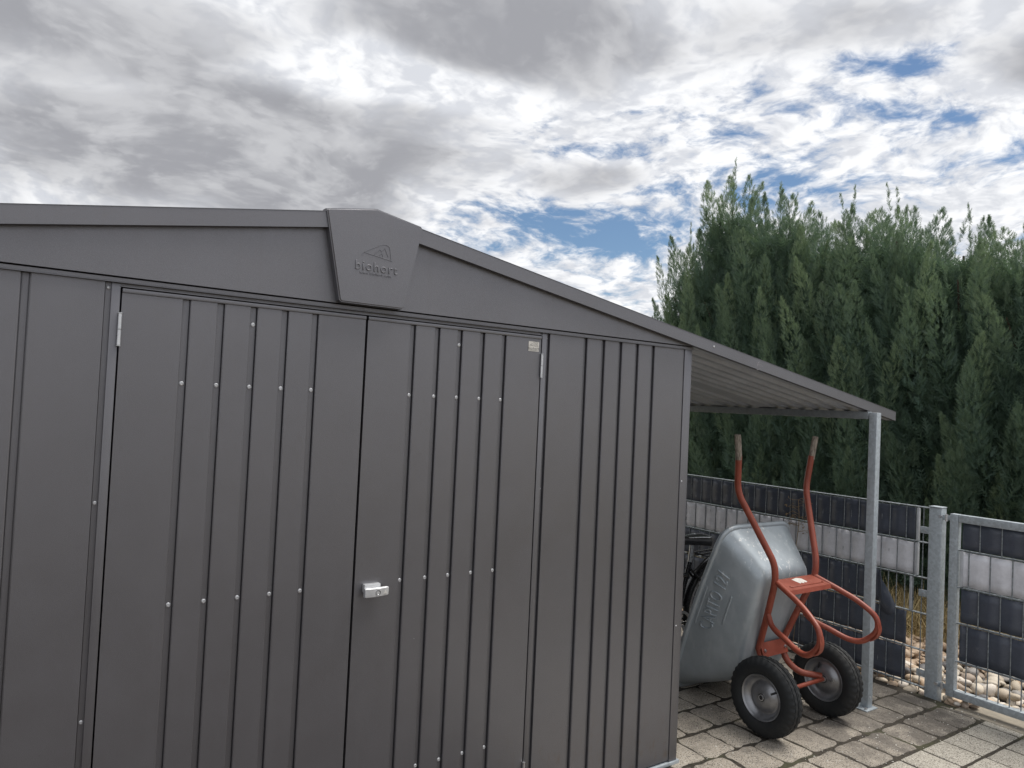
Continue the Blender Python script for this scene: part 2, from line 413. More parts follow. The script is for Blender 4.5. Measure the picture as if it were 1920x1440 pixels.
# ------------------------------------------------------------------ mesh builder
class MB:
    def __init__(s): s.v = []; s.f = []; s.mi = []
    def add(s, vs, fs, mi=0):
        o = len(s.v); s.v += [tuple(map(float, q)) for q in vs]
        s.f += [tuple(i + o for i in q) for q in fs]; s.mi += [mi] * len(fs); return s
    def box(s, x0, x1, y0, y1, z0, z1, bev=0.0):
        if bev:
            bm = bmesh.new(); bmesh.ops.create_cube(bm, size=1)
            for q in bm.verts:
                q.co = Vector(((x0 + x1) / 2 + q.co.x * (x1 - x0), (y0 + y1) / 2 + q.co.y * (y1 - y0), (z0 + z1) / 2 + q.co.z * (z1 - z0)))
            bmesh.ops.bevel(bm, geom=bm.edges[:], offset=bev, segments=2, affect='EDGES', profile=0.6)
            s.bm(bm); return s
        vs = [(x, y, z) for x in (x0, x1) for y in (y0, y1) for z in (z0, z1)]
        return s.add(vs, [(0, 1, 3, 2), (4, 6, 7, 5), (0, 4, 5, 1), (2, 3, 7, 6), (0, 2, 6, 4), (1, 5, 7, 3)])
    def bm(s, bm):
        bm.verts.index_update()
        s.add([q.co for q in bm.verts], [[q.index for q in f.verts] for f in bm.faces]); bm.free()
    def prism(s, poly, axis, a, b):
        """poly: list of 2-D points, extruded along axis ('x','y','z') from a to b"""
        def P(u, v, q):
            return {'x': (q, u, v), 'y': (u, q, v), 'z': (u, v, q)}[axis]
        n = len(poly)
        vs = [P(u, v, a) for u, v in poly] + [P(u, v, b) for u, v in poly]
        fs = [(i, (i + 1) % n, n + (i + 1) % n, n + i) for i in range(n)]
        fs += [tuple(range(n))[::-1], tuple(range(n, 2 * n))]
        return s.add(vs, fs)
    def tube(s, path, r, n=12, closed=False, caps=True, rs=None):
        P = [Vector(q) for q in path]; m = len(P)
        T = []
        for i in range(m):
            a = P[(i - 1) % m] if (closed or i > 0) else P[i]
            b = P[(i + 1) % m] if (closed or i < m - 1) else P[i]
            T.append((b - a).normalized())
        up = Vector((0, 0, 1)) if abs(T[0].z) < 0.9 else Vector((1, 0, 0))
        N = (up - T[0] * up.dot(T[0])).normalized()
        vs = []
        for i in range(m):
            N = (N - T[i] * N.dot(T[i])).normalized(); B = T[i].cross(N)
            rr = rs[i] if rs else r
            for k in range(n):
                a = 2 * math.pi * k / n
                vs.append(P[i] + (N * math.cos(a) + B * math.sin(a)) * rr)
        fs = []
        for i in range(m if closed else m - 1):
            j = (i + 1) % m
            for k in range(n):
                l = (k + 1) % n
                fs.append((i * n + k, i * n + l, j * n + l, j * n + k))
        if caps and not closed:
            fs += [tuple(range(n))[::-1], tuple((m - 1) * n + k for k in range(n))]
        return s.add(vs, fs)
    def lathe(s, prof, c, axis='x', n=48, mod=None, close=False):
        """prof: (axial, radius) points; axis through c"""
        vs = []; fs = []; m = len(prof)
        for k in range(n):
            a = 2 * math.pi * k / n; ca, sa = math.cos(a), math.sin(a)
            for i, (h, r) in enumerate(prof):
                rr = r + (mod(i, k) if mod else 0)
                if axis == 'x': vs.append((c[0] + h, c[1] + rr * ca, c[2] + rr * sa))
                elif axis == 'y': vs.append((c[0] + rr * ca, c[1] + h, c[2] + rr * sa))
                else: vs.append((c[0] + rr * ca, c[1] + rr * sa, c[2] + h))
        for k in range(n):
            l = (k + 1) % n
            for i in range(m if close else m - 1):
                j = (i + 1) % m
                fs.append((k * m + i, l * m + i, l * m + j, k * m + j))
        return s.add(vs, fs)
    def mesh(s, name, smooth=None):
        me = bpy.data.meshes.new(name)
        me.from_pydata(s.v, [], s.f)
        bm = bmesh.new(); bm.from_mesh(me)
        bmesh.ops.remove_doubles(bm, verts=bm.verts, dist=1e-6)
        bmesh.ops.recalc_face_normals(bm, faces=bm.faces)
        bm.to_mesh(me); bm.free()
        if smooth:
            me.polygons.foreach_set('use_smooth', [True] * len(me.polygons))
            me.set_sharp_from_angle(angle=R(smooth))
        return me
    def build(s, name, mat, parent=None, smooth=None):
        off = origin(parent)
        if off.length > 0: s.v = [(q[0] - off.x, q[1] - off.y, q[2] - off.z) for q in s.v]
        return link(name, s.mesh(name, smooth), mat, parent)
def origin(o):
    v = Vector((0, 0, 0))
    while o is not None: v = v + o.location; o = o.parent
    return v
def link(name, me, mat, parent=None, loc=None):
    o = bpy.data.objects.new(name, me); col.objects.link(o)
    if mat is not None and not me.materials: me.materials.append(mat)
    if parent is not None: o.parent = parent
    if loc is not None: o.location = loc
    return o
def place(name, me, mat, parent, world_loc, rot=None, scale=None):
    o = link(name, me, mat, parent, Vector(world_loc) - origin(parent))
    if rot is not None: o.rotation_euler = rot
    if scale is not None: o.scale = scale
    return o
def empty(name, loc):
    o = bpy.data.objects.new(name, None); o.empty_display_size = 0.1; o.location = loc
    col.objects.link(o); return o
def tag(o, label=None, cat=None, group=None, kind=None):
    if label: o['label'] = label
    if cat: o['category'] = cat
    if group: o['group'] = group
    if kind: o['kind'] = kind
    return o
def crom(pts, n=6):
    P = [Vector(p) for p in pts]; out = []
    P = [P[0] * 2 - P[1]] + P + [P[-1] * 2 - P[-2]]
    for i in range(1, len(P) - 2):
        a, b, c, d_ = P[i - 1:i + 3]
        for k in range(n):
            t = k / n
            out.append(0.5 * ((2 * b) + (c - a) * t + (2 * a - 5 * b + 4 * c - d_) * t * t + (3 * b - a - 3 * c + d_) * t ** 3))
    out.append(P[-2]); return out
def fillet(pts, rad, n=6):
    """polyline with rounded corners"""
    P = [Vector(p) for p in pts]; out = [P[0]]
    for i in range(1, len(P) - 1):
        a, b, c = P[i - 1], P[i], P[i + 1]
        r = min(rad, (a - b).length * 0.48, (c - b).length * 0.48)
        p0 = b + (a - b).normalized() * r; p1 = b + (c - b).normalized() * r
        for k in range(n + 1):
            t = k / n
            out.append(p0 * (1 - t) ** 2 + b * 2 * t * (1 - t) + p1 * t * t)
    out.append(P[-1]); return out
def text_geo(s, size, extrude=0.0, outline=0.0, res=3, space=1.0, align='CENTER', bev=0.0):
    cu = bpy.data.curves.new('lettering', 'FONT'); cu.body = s; cu.size = size
    cu.align_x = align; cu.align_y = 'CENTER'; cu.resolution_u = res; cu.space_character = space
    if outline:
        cu.fill_mode = 'NONE'; cu.bevel_depth = outline; cu.bevel_resolution = 1
    else:
        cu.extrude = extrude; cu.bevel_depth = bev; cu.bevel_resolution = 2; cu.offset = -bev * .8
    o = bpy.data.objects.new('lettering', cu); col.objects.link(o)
    dg = bpy.context.evaluated_depsgraph_get(); dg.update()
    me = bpy.data.meshes.new_from_object(o.evaluated_get(dg))
    vs = [tuple(v.co) for v in me.vertices]; fs = [tuple(p.vertices) for p in me.polygons]
    bpy.data.objects.remove(o); bpy.data.curves.remove(cu); bpy.data.meshes.remove(me)
    return vs, fs

# ================================================================== SETTING
def sheet(name, x0, x1, y0, y1, z, mat, parent=None, kind='structure'):
    b = MB(); b.add([(x0, y0, z), (x1, y0, z), (x1, y1, z), (x0, y1, z)], [(0, 1, 2, 3)])
    o = b.build(name, mat, parent)
    if kind: o['kind'] = kind
    return o
sheet('ground', -900, 900, -900, 900, -0.05, M['ground'])
paving = sheet('paving', 0.85, 3.50, -2.0, 3.6, -0.0030, M['joint'])

dgroundm = simple('unseen_dark_ground', (0.066, 0.053, 0.043), 0.9, 0, 0.4, 14, 0.8)
sheet('bounce_dark_ground', -14.0, 0.846, -16.0, 3.6, -0.010, dgroundm); sheet('bounce_dark_ground', 0.854, 3.446, -16.0, -2.004, -0.010, dgroundm)  # unseen dark ground, added to cut bounce light on the shed front
def paver_mesh(name, w_, l_, wav, rnd, hgt=0.05, bev=0.008, ndiv=4):
    pts = []
    hx, hy = w_ / 2, l_ / 2
    cr = rnd
    corner = [(hx, hy), (-hx, hy), (-hx, -hy), (hx, -hy)]
    for i, (cx, cy) in enumerate(corner):
        sx, sy = (1 if cx > 0 else -1), (1 if cy > 0 else -1)
        a0 = [0, 90, 180, 270][i]
        for k in range(3):
            a = R(a0 + 45 * k)
            pts.append((cx - sx * cr + cr * math.cos(a), cy - sy * cr + cr * math.sin(a)))
        nx, ny = corner[(i + 1) % 4]
        for k in range(1, ndiv):
            t = k / ndiv
            if i % 2 == 0: pts.append((cx + (nx - cx) * t, cy + random.uniform(-wav, wav)))
            else: pts.append((cx + random.uniform(-wav, wav), cy + (ny - cy) * t))
    pts = [(x + random.uniform(-wav, wav) * 0.5, y + random.uniform(-wav, wav) * 0.5) for x, y in pts]
    n = len(pts); vs = []; fs = []
    for z, s_ in ((-hgt, 0.0), (-bev, 0.0), (-bev * 0.25, bev * 0.5), (0, bev * 1.5)):
        for x, y in pts:
            L = math.hypot(x, y); vs.append((x * (1 - s_ / L), y * (1 - s_ / L), z + (random.uniform(-0.0008, 0.0008) if z == 0 else 0)))
    for r_ in range(3):
        for k in range(n):
            l = (k + 1) % n
            fs.append((r_ * n + k, r_ * n + l, (r_ + 1) * n + l, (r_ + 1) * n + k))
    vs.append((0, 0, random.uniform(0.0005, 0.0018)))
    for k in range(n): fs.append((3 * n + k, 3 * n + (k + 1) % n, 4 * n))
    b = MB(); b.add(vs, fs); return b
PD = [paver_mesh('paver_d', 0.2025, 0.2025, 0.0065, 0.024) for _ in range(7)]
PL = [paver_mesh('paver_l', 0.1945, 0.183, 0.0012, 0.006, bev=0.005) for _ in range(5)]
PDm = [b.mesh('weathered_paver', 40) for b in PD]; PLm = [b.mesh('light_paver', 40) for b in PL]
for me in PDm: me.materials.append(M['paverd'])
for me in PLm: me.materials.append(M['paverl'])
field = MB(); field_l = MB()
cells = []
# weathered running bond north of y=-0.49, light stack bond south of it
for j in range(-1, 18):
    y = -0.155 + 0.2135 * j
    if j == -1: y = -0.375
    shift = {0: 2.258, -1: 2.359, 1: 2.065 + 0.105, 2: 2.174 - 0.105}.get(j, 2.065 if j % 2 == 0 else 2.17)
    for i in range(-40, 8):
        x = shift + 0.2115 * (i + 0.5)
        if x + 0.1 > 3.445 or x < 0.95 or y > 3.5: continue
        cells.append((x, y, True))
for j in range(0, 40):
    y = -0.588 - 0.199 * j
    for i in range(-46, 6):
        x = 2.966 + 0.2045 * (i + 0.5)
        if x + 0.1 > 3.445 - 0.0 or x < 0.95 or y < -1.9: continue
        cells.append((x, y, False))
def vis(x, y):      # cells near the corner of the paved yard the photo looks at
    return (x > 1.05 and -1.35 < y < 1.9) and not (x < 1.58 and y > 0.0)
rows_ = {}
for x, y, dk in cells: rows_.setdefault((round(y, 4), dk), []).append(x)
cut = []
for (y, dk), xs_ in rows_.items():
    r_ = max(xs_) + (0.1058 if dk else 0.1023); wdt = 3.446 - r_
    if wdt > 0.02: cut.append((r_ + wdt / 2, y, dk, wdt))
cells.sort(key=lambda c: (c[0] - 2.6) ** 2 + (c[1] + 0.2) ** 2)
npv = 0
for x, y, dk in cells:
    if -1.6 < x < 1.56 and 0.02 < y < 2.4: continue
    jx, jy, jz, ja = random.uniform(-.004, .004), random.uniform(-.004, .004), random.uniform(-.0006, 0.0016), random.uniform(-.02, .02)
    if not dk: jx *= .3; jy *= .3; jz *= .4; ja *= .25
    rot = (random.uniform(-.006, .006), random.uniform(-.006, .006), ja + random.choice((0, 1, 2, 3) if dk else (0, 2)) * math.pi / 2)
    if vis(x, y) and npv < 240:
        o = link('paver', random.choice(PDm if dk else PLm), None, paving, (x + jx, y + jy, jz)); o.rotation_euler = rot
        npv += 1
    else:
        src = random.choice(PD if dk else PL)
        ca, sa = math.cos(rot[2]), math.sin(rot[2])
        (field if dk else field_l).add([(x + jx + q[0] * ca - q[1] * sa, y + jy + q[0] * sa + q[1] * ca, q[2] + jz) for q in src.v], src.f)
for x, y, dk, wdt in cut:
    if not -1.35 < y < 1.9: continue
    o = link('paver', random.choice(PDm if dk else PLm), None, paving, (x, y, 0.0)); o.scale = ((wdt - .008) / .2, 1, 1)
o = field.build('weathered_paver_field', M['paverd'], paving, 40); o['kind'] = 'stuff'
o = field_l.build('light_paver_field', M['paverl'], paving, 40); o['kind'] = 'stuff'
# grit lying in the joints and on the pavers
b = MB()
for _ in range(420):
    x, y = random.uniform(1.6, 3.5), random.uniform(-1.1, 0.5)
    if random.random() < 0.5: y = random.gauss(-0.42, 0.12)
    s_ = random.uniform(0.0015, 0.0048) * (1.5 if random.random() < .06 else 1)
    a = random.uniform(0, 6.28)
    q = [(x + s_ * 1.6 * math.cos(a), y + s_ * 1.6 * math.sin(a), .001), (x + s_ * math.cos(a + 2), y + s_ * math.sin(a + 2), .001),
         (x + s_ * math.cos(a + 4.1), y + s_ * math.sin(a + 4.1), .001), (x, y, .001 + s_ * .9)]
    b.add(q, [(0, 1, 3), (1, 2, 3), (2, 0, 3), (0, 2, 1)])
o = b.build('grit', M['chip'], paving); o['kind'] = 'stuff'
# tiny moss and weed clumps in the joints
b = MB()
for _ in range(900):
    if random.random() < 0.55:
        y = random.choice((-0.262, -0.049, 0.165, -0.487)) + random.gauss(0, .006); x = random.uniform(1.6, 3.4)
    else:
        x = 1.63 + abs(random.gauss(0, .05)); y = random.uniform(-0.25, -0.02)
    if math.sin(x * 9.0 + y * 5) + math.sin(x * 23.0) * .6 < 0.1: continue
    for k in range(3):
        a = random.uniform(0, 6.28); h = random.uniform(.004, .011)
        px, py = x + random.gauss(0, .003), y + random.gauss(0, .003)
        b.add([(px - .0015 * math.sin(a), py + .0015 * math.cos(a), -.008), (px + .0015 * math.sin(a), py - .0015 * math.cos(a), -.008),
               (px + .006 * math.cos(a), py + .006 * math.sin(a), -.008 + h)], [(0, 1, 2)])
mossm = simple('moss', (0.085, 0.085, 0.035), 0.9, 0, 0.4, 90, 0)
o = b.build('moss', mossm, paving); o['kind'] = 'stuff'

# concrete strip along the gate and pavement edge
b = MB(); b.box(3.450, 3.70, -9, -0.335, -0.12, -0.0012, 0.003); b.box(3.450, 3.495, -0.335, 3.6, -0.12, -0.0035, 0.003)
o = b.build('concrete_edging', M['concrete'], None, 40); o['kind'] = 'structure'

# ================================================================== PEBBLE BED
bed = sheet('pebble_bed', 3.50, 4.75, -4.0, 3.6, -0.035, M['joint'])
PB = []
for k in range(9):
    bm = bmesh.new(); bmesh.ops.create_icosphere(bm, subdivisions=2, radius=1.0)
    ax = (random.uniform(.9, 1.25), random.uniform(.62, .9), random.uniform(.40, .62))
    ph = [random.uniform(0, 6.28) for _ in range(4)]
    for v in bm.verts:
        c = v.co.copy()
        k_ = 1 + .10 * math.sin(2.1 * c.x + ph[0]) + .10 * math.sin(2.7 * c.y + ph[1]) + .08 * math.sin(3.0 * c.z + ph[2] + c.x)
        v.co = Vector((c.x * ax[0], c.y * ax[1], c.z * ax[2])) * k_
    q = MB(); q.bm(bm); PB.append(q)
PBm = []
for q in PB:
    me = q.mesh('pebble', 180); me.materials.append(M['pebble']); PBm.append(me)
spots = []
def clear(x, y, s_):
    return all((x - a) ** 2 + (y - c) ** 2 > (0.72 * (s_ + e)) ** 2 for a, c, e in spots)
for _ in range(9000):
    x, y = random.uniform(3.515, 4.66), random.uniform(-1.5, 1.9)
    s_ = random.uniform(.024, .054) * (0.75 if random.random() < .35 else 1)
    if y < -0.335 and x < 3.72: continue
    if 3.49 < x < 3.58 and -0.235 < y < -0.125: continue
    if clear(x, y, s_): spots.append((x, y, s_))
extra = []
for _ in range(260):
    x, y = random.uniform(3.60, 4.55), random.uniform(-1.2, 1.5); s_ = random.uniform(.028, .05)
    extra.append((x, y, s_))
allp = [(x, y, s_, -0.022 + s_ * .35) for x, y, s_ in spots] + [(x, y, s_, 0.012 + s_ * .4) for x, y, s_ in extra]
# pebbles spilled in front of the gate foot
for x, y, s_ in ((3.545, -.262, .034), (3.56, -.305, .030), (3.52, -.285, .026), (3.585, -.335, .034), (3.545, -.345, .032), (3.60, -.375, .030), (3.57, -.385, .030), (3.525, -.318, .022)):
    allp.append((x, y, s_, -.002 + s_ * .45))
def pv(p): return (p[0] + 0.94) ** 2 * 0.35 + (p[1] + .15) ** 2 - (6 if -0.7 < p[1] < 0.15 else 0)
allp.sort(key=pv)
rest = MB()
for k, (x, y, s_, z) in enumerate(allp):
    i = random.randrange(9); rz = random.uniform(0, 6.28); rx, ry = random.gauss(0, .3), random.gauss(0, .3)
    if k < 290:
        o = link('pebble', PBm[i], None, bed, (x, y, z + 0.035)); o.location = (x, y, z)
        o.rotation_euler = (rx, ry, rz); o.scale = (s_, s_, s_)
    else:
        mtx = Matrix.Translation((x, y, z)) @ Matrix.Rotation(rz, 4, 'Z') @ Matrix.Rotation(ry, 4, 'Y') @ Matrix.Scale(s_, 4)
        rest.add([mtx @ Vector(v) for v in PB[i].v], PB[i].f)
o = rest.build('loose_pebbles', M['pebble'], bed, 180); o['kind'] = 'stuff'

# dry grass between the pebbles and the hedge
b = MB()
for _ in range(19000):
    x = random.uniform(4.5, 6.0); y = random.uniform(-1.6, 2.8)
    if x < 4.75 and random.random() < .5: continue
    h = random.uniform(.05, .20) * (1.5 if random.random() < .10 else 1); a = random.uniform(0, 6.28); l = random.gauss(0, .13)
    w_ = random.uniform(.0018, .004); c, s_ = math.cos(a), math.sin(a)
    b.add([(x - w_ * s_, y + w_ * c, -.05), (x + w_ * s_, y - w_ * c, -.05),
           (x + l * .35 * c + w_ * .8 * s_, y + l * .35 * s_ - w_ * .8 * c, h * .55), (x + l * .35 * c - w_ * .8 * s_, y + l * .35 * s_ + w_ * .8 * c, h * .55),
           (x + l * c, y + l * s_, h)], [(0, 1, 2, 3), (3, 2, 4)])
me = bpy.data.meshes.new('dry_grass'); me.from_pydata(b.v, [], b.f)
o = link('dry_grass', me, M['straw'])
tag(o, 'tall dry straw-coloured grass behind the fence and pebbles', 'grass', kind='stuff')

# ================================================================== SHED
shed = empty('metal_shed', (0, 1.2, 0))
tag(shed, 'large anthracite metal garden shed with double doors, shallow gable and side canopy', 'shed')
DEPTH = 2.40
def ribbed(x0, x1, ribs, z0, z1, y=0.0, gd=0.011, back=0.024, both=False):
    """pressed steel sheet: flat face with recessed grooves, as a closed solid"""
    prof = [(x0, y)]
    for c in ribs:
        if both: prof += [(c - 0.0130, y), (c - 0.0110, y + .0012), (c - 0.0105, y + gd + .006), (c - 0.0085, y + gd + .006), (c - 0.0082, y + gd)]
        else: prof += [(c - 0.0130, y), (c - 0.0112, y + .0012), (c - 0.0090, y + gd)]
        prof += [(c + 0.0064, y + gd), (c + 0.0067, y + gd + 0.006), (c + 0.0090, y + gd + 0.006), (c + 0.0094, y + .0022), (c + 0.0122, y)]
    prof += [(x1, y), (x1, y + back + gd), (x0, y + back + gd)]
    m = MB(); m.prism(prof, 'z', z0, z1); return m
def ribbed_side(xf, y0, y1, ribs, z0, z1, sgn):
    prof = [(xf, y0)]
    for c in ribs: prof += [(xf, c - .010), (xf - sgn * .011, c - .006), (xf - sgn * .011, c + .006), (xf, c + .010)]
    prof += [(xf, y1), (xf - sgn * .03, y1), (xf - sgn * .03, y0)]
    m = MB(); m.prism(prof, 'z', z0, z1); return m
pitch = 0.0966
LR = [-0.953 - pitch * k for k in range(5)]
RR = [0.956 + pitch * k for k in range(5)]
ribbed(-1.535, -0.7715, LR[::-1], 0.024, 1.8685, both=True).build('wall_panel', M['shed'], shed)
ribbed(0.7715, 1.535, RR, 0.024, 1.8685).build('wall_panel', M['shed'], shed)
sr = [0.25 + pitch * k for k in range(21)]
ribbed_side(1.58, 0.012, DEPTH, sr, 0.024, 1.90, 1).build('wall_panel', M['shed'], shed)
ribbed_side(-1.58, 0.012, DEPTH, sr, 0.024, 1.90, -1).build('wall_panel', M['shed'], shed)
MB().box(-1.549, 1.549, DEPTH - .03, DEPTH - .001, 0.024, 1.90).build('wall_panel', M['shed'], shed)
MB().box(-1.548, 1.548, 0.06, DEPTH - 0.04, 0.003, 0.02).build('floor_pan', M['dark'], shed)
for s_ in (-1, 1):                                   # corner profiles and galvanised foot rail
    m = MB(); xs = sorted((s_ * 1.5375, s_ * 1.5855)); m.box(xs[0], xs[1], -0.004, 0.045, 0.016, 1.874, 0.003)
    xs = sorted((s_ * 1.5355, s_ * 1.5372)); 
    m.build('corner_trim', M['shed'], shed, 40)
m = MB(); m.box(-1.60, -0.78, -0.010, 0.03, 0.0, 0.0155, 0.003); m.build('foot_rail', M['galv'], shed, 40)
m = MB(); m.box(0.78, 1.60, -0.010, 0.03, 0.0, 0.0155, 0.003); m.build('foot_rail', M['galv'], shed, 40)
m = MB(); m.box(1.575, 1.605, 0.032, DEPTH, 0.0, 0.0155, 0.003); m.build('foot_rail', M['galv'], shed, 40)
for s_ in (-1, 1):                                   # door jambs: groove band + flat
    m = MB()
    xs = sorted((s_ * 0.7555, s_ * 0.733)); m.box(xs[0], xs[1], 0.0, 0.05, 0.012, 1.8684, 0.002)
    xs = sorted((s_ * 0.7695, s_ * 0.7557)); m.box(xs[0], xs[1], 0.010, 0.05, 0.012, 1.8684)
    m.build('door_jamb', M['shed'], shed, 40)
# lintel: stepped rail above the doors
m = MB()
m.prism([(-0.004, 1.8832), (-0.0075, 1.8815), (-0.0075, 1.872), (-0.011, 1.8705), (-0.011, 1.8688), (0.03, 1.8688), (0.03, 1.8832)], 'x', -1.5885, 1.5885)
m.build('lintel_rail', M['shed'], shed)
m = MB()
m.prism([(0.006, 1.8686), (0.006, 1.8625), (-0.001, 1.8612), (-0.001, 1.8585), (0.030, 1.8585), (0.030, 1.8686)], 'x', -0.733, 0.733)
m.build('lintel_lip', M['shed'], shed)
MB().box(-0.733, 0.733, 0.036, 0.06, 0.01, 1.8688).build('gap_shade_sheet', M['dark'], shed)  # dark sheet across the doorway, so the door gaps read as shade
# gable panels under the roof fascia
def roofz(x): return 2.199 - 0.1685 * abs(x)
m = MB(); m.prism([(-1.60, 1.8855), (1.60, 1.8855), (1.60, roofz(1.6) - .012), (0, roofz(0) - .012), (-1.60, roofz(1.6) - .012)], 'y', -0.016, 0.010)
m.build('gable_panel', M['shed'], shed)
MB().box(-1.55, 1.55, DEPTH - .03, DEPTH - .001, 1.901, 1.91).build('gable_rail', M['shed'], shed)
m = MB(); m.prism([(-1.55, 1.911), (1.55, 1.911), (1.55, roofz(1.6) - .03), (0, roofz(0) - .03), (-1.55, roofz(1.6) - .03)], 'y', DEPTH - .03, DEPTH - .001)
m.build('gable_panel', M['shed'], shed)
# fascia along both slopes (right one runs on over the canopy)
FH = 0.0505
XE = 3.298
def fascia(x0, x1):
    a = [(x0, roofz(x0)), (x1, roofz(x1)), (x1, roofz(x1) - FH), (x0, roofz(x0) - FH)]
    m = MB(); m.prism(a, 'y', -0.040, -0.0165)
    lip = [(x0, roofz(x0) - FH + .004), (x1, roofz(x1) - FH + .004), (x1, roofz(x1) - FH), (x0, roofz(x0) - FH)]
    return m
m = fascia(-1.75, -0.02)
m.prism([(-1.75, roofz(1.75) + .002), (-0.02, roofz(.02) + .002), (-0.02, roofz(.02) + .0005), (-1.75, roofz(1.75) + .0005)], 'y', -0.0415, 0.06)
m.build('fascia', M['shed'], shed)
m = fascia(0.02, XE)
m.prism([(0.02, roofz(.02) + .002), (XE, roofz(XE) + .002), (XE, roofz(XE) + .0005), (0.02, roofz(.02) + .0005)], 'y', -0.0415, 0.06)
m.box(XE - .0035, XE, -0.0165, 0.10, roofz(XE) - FH, roofz(XE))
fr = m.build('fascia', M['shed'], shed)
# roof sheets: trapezoid ribs running down the slope
def corrug(y0, y1, wide=None):
    pts = []; y = y0; p_ = 0.098; k = 0
    while y < y1 - 0.03:
        q = p_ * (2.0 if wide and k in wide else 1.0)
        pts += [(y, 0.0), (y + q - 0.064, 0.0), (y + q - 0.048, 0.036), (y + q - 0.016, 0.036)]
        y += q; k += 1
    pts.append((min(y, y1), 0.0)); return pts
def roof_sheet(name, xa, xb, y0, y1, mat, drop=0.024, wide=None):
    pr = corrug(y0, y1, wide); n = len(pr); m = MB()
    vs = []
    for x in (xa, xb):
        for y, h in pr: vs.append((x, y, roofz(x) - drop + h - .018 - .0022))
    for x in (xa, xb):
        for y, h in pr: vs.append((x, y, roofz(x) - drop + h - .018))
    fs = [(i, i + 1, n + i + 1, n + i) for i in range(n - 1)] + [(2 * n + i, 3 * n + i, 3 * n + i + 1, 2 * n + i + 1) for i in range(n - 1)]
    for a, c in ((0, 2 * n), (n, 3 * n)):
        fs += [(a + i, c + i, c + i + 1, a + i + 1) for i in range(n - 1)]
    fs += [(0, n, 3 * n, 2 * n), (n - 1, 3 * n - 1, 4 * n - 1, 2 * n - 1)]
    m.add(vs, fs); return m.build(name, mat, shed)
roof_sheet('roof_sheet', -1.74, -0.005, -0.0160, DEPTH + .04, M['shed'])
roof_sheet('roof_sheet', 0.005, 1.578, -0.0160, DEPTH + .04, M['shed'])
roof_sheet('canopy_roof', 1.5805, XE - .004, -0.0160, DEPTH + .04, M['canopy'], drop=0.030, wide=(6, 9))
m = MB(); m.prism([(-.12, roofz(.12) + .004), (0, roofz(0) + .006), (.12, roofz(.12) + .004), (.12, roofz(.12) + .001), (0, roofz(0) + .003), (-.12, roofz(.12) + .001)], 'y', 0.065, DEPTH + .04)
m.build('ridge_cap', M['shed'], shed)
# trapezoid ridge cover with the embossed emblem
cp = [(-0.174, 2.170), (-0.178, 2.178), (-0.006, 2.2085), (0.160, 2.178), (0.166, 2.170), (0.112, 1.892), (0.104, 1.886), (-0.110, 1.886), (-0.118, 1.892)]
bm = bmesh.new()
fv = [bm.verts.new((x, -0.0495, z)) for x, z in cp]
bm.faces.new(fv)
ex = bmesh.ops.extrude_face_region(bm, geom=bm.faces[:])
for v in [g for g in ex['geom'] if isinstance(g, bmesh.types.BMVert)]: v.co.y = -0.0165
bmesh.ops.recalc_face_normals(bm, faces=bm.faces)
fe = [e for e in bm.edges if all(abs(v.co.y + 0.0495) < 1e-5 for v in e.verts)]
bmesh.ops.bevel(bm, geom=fe, offset=0.0045, segments=3, affect='EDGES')
m = MB(); m.bm(bm); cover = m.build('ridge_cover', M['shed'], shed, 35)

def on_cover(vs, fs, x, z, name, mat, y=-0.0503, parent=cover):
    m = MB(); m.add([(x + v[0], y - v[2], z + v[1]) for v in vs], fs); return m.build(name, mat, parent, 40)
EMB = M['shed']
vs, fs = text_geo('biohort', 0.0445, extrude=0.0004, space=1.12, bev=0.0012)
on_cover(vs, fs, 0.002, 2.012, 'lettering', EMB)
vs, fs = text_geo('www.biohort.com', 0.0135, extrude=0.0003, space=1.12, bev=0.0004)
on_cover(vs, fs, 0.000, 1.990, 'lettering', EMB)
def emblem(scale, ox, oz, y, r, n=6):
    m = MB()
    def T(p): return (ox + p[0] * scale, y, oz + p[1] * scale)
    m.tube([T(p) for p in fillet([(-0.058, 0.0, 0), (-0.05, 0.013, 0), (0.022, 0.052, 0), (0.044, 0.046, 0), (0.052, -0.002, 0)], 0.022, 5)], r, n)
    m.tube([T(p) for p in [(-0.050, 0.012), (0.056, -0.004)]], r, n)
    m.tube([T(p) for p in [(-0.012, 0.010), (0.008, 0.030), (0.014, 0.022), (0.026, 0.037), (0.040, 0.008)]], r, n)
    m.tube([T(p) for p in [(0.006, 0.008), (0.015, 0.018), (0.020, 0.007)]], r, n)
    return m
emblem(0.95, 0.004, 2.046, -0.0499, 0.0011).build('emblem', EMB, cover, 40)

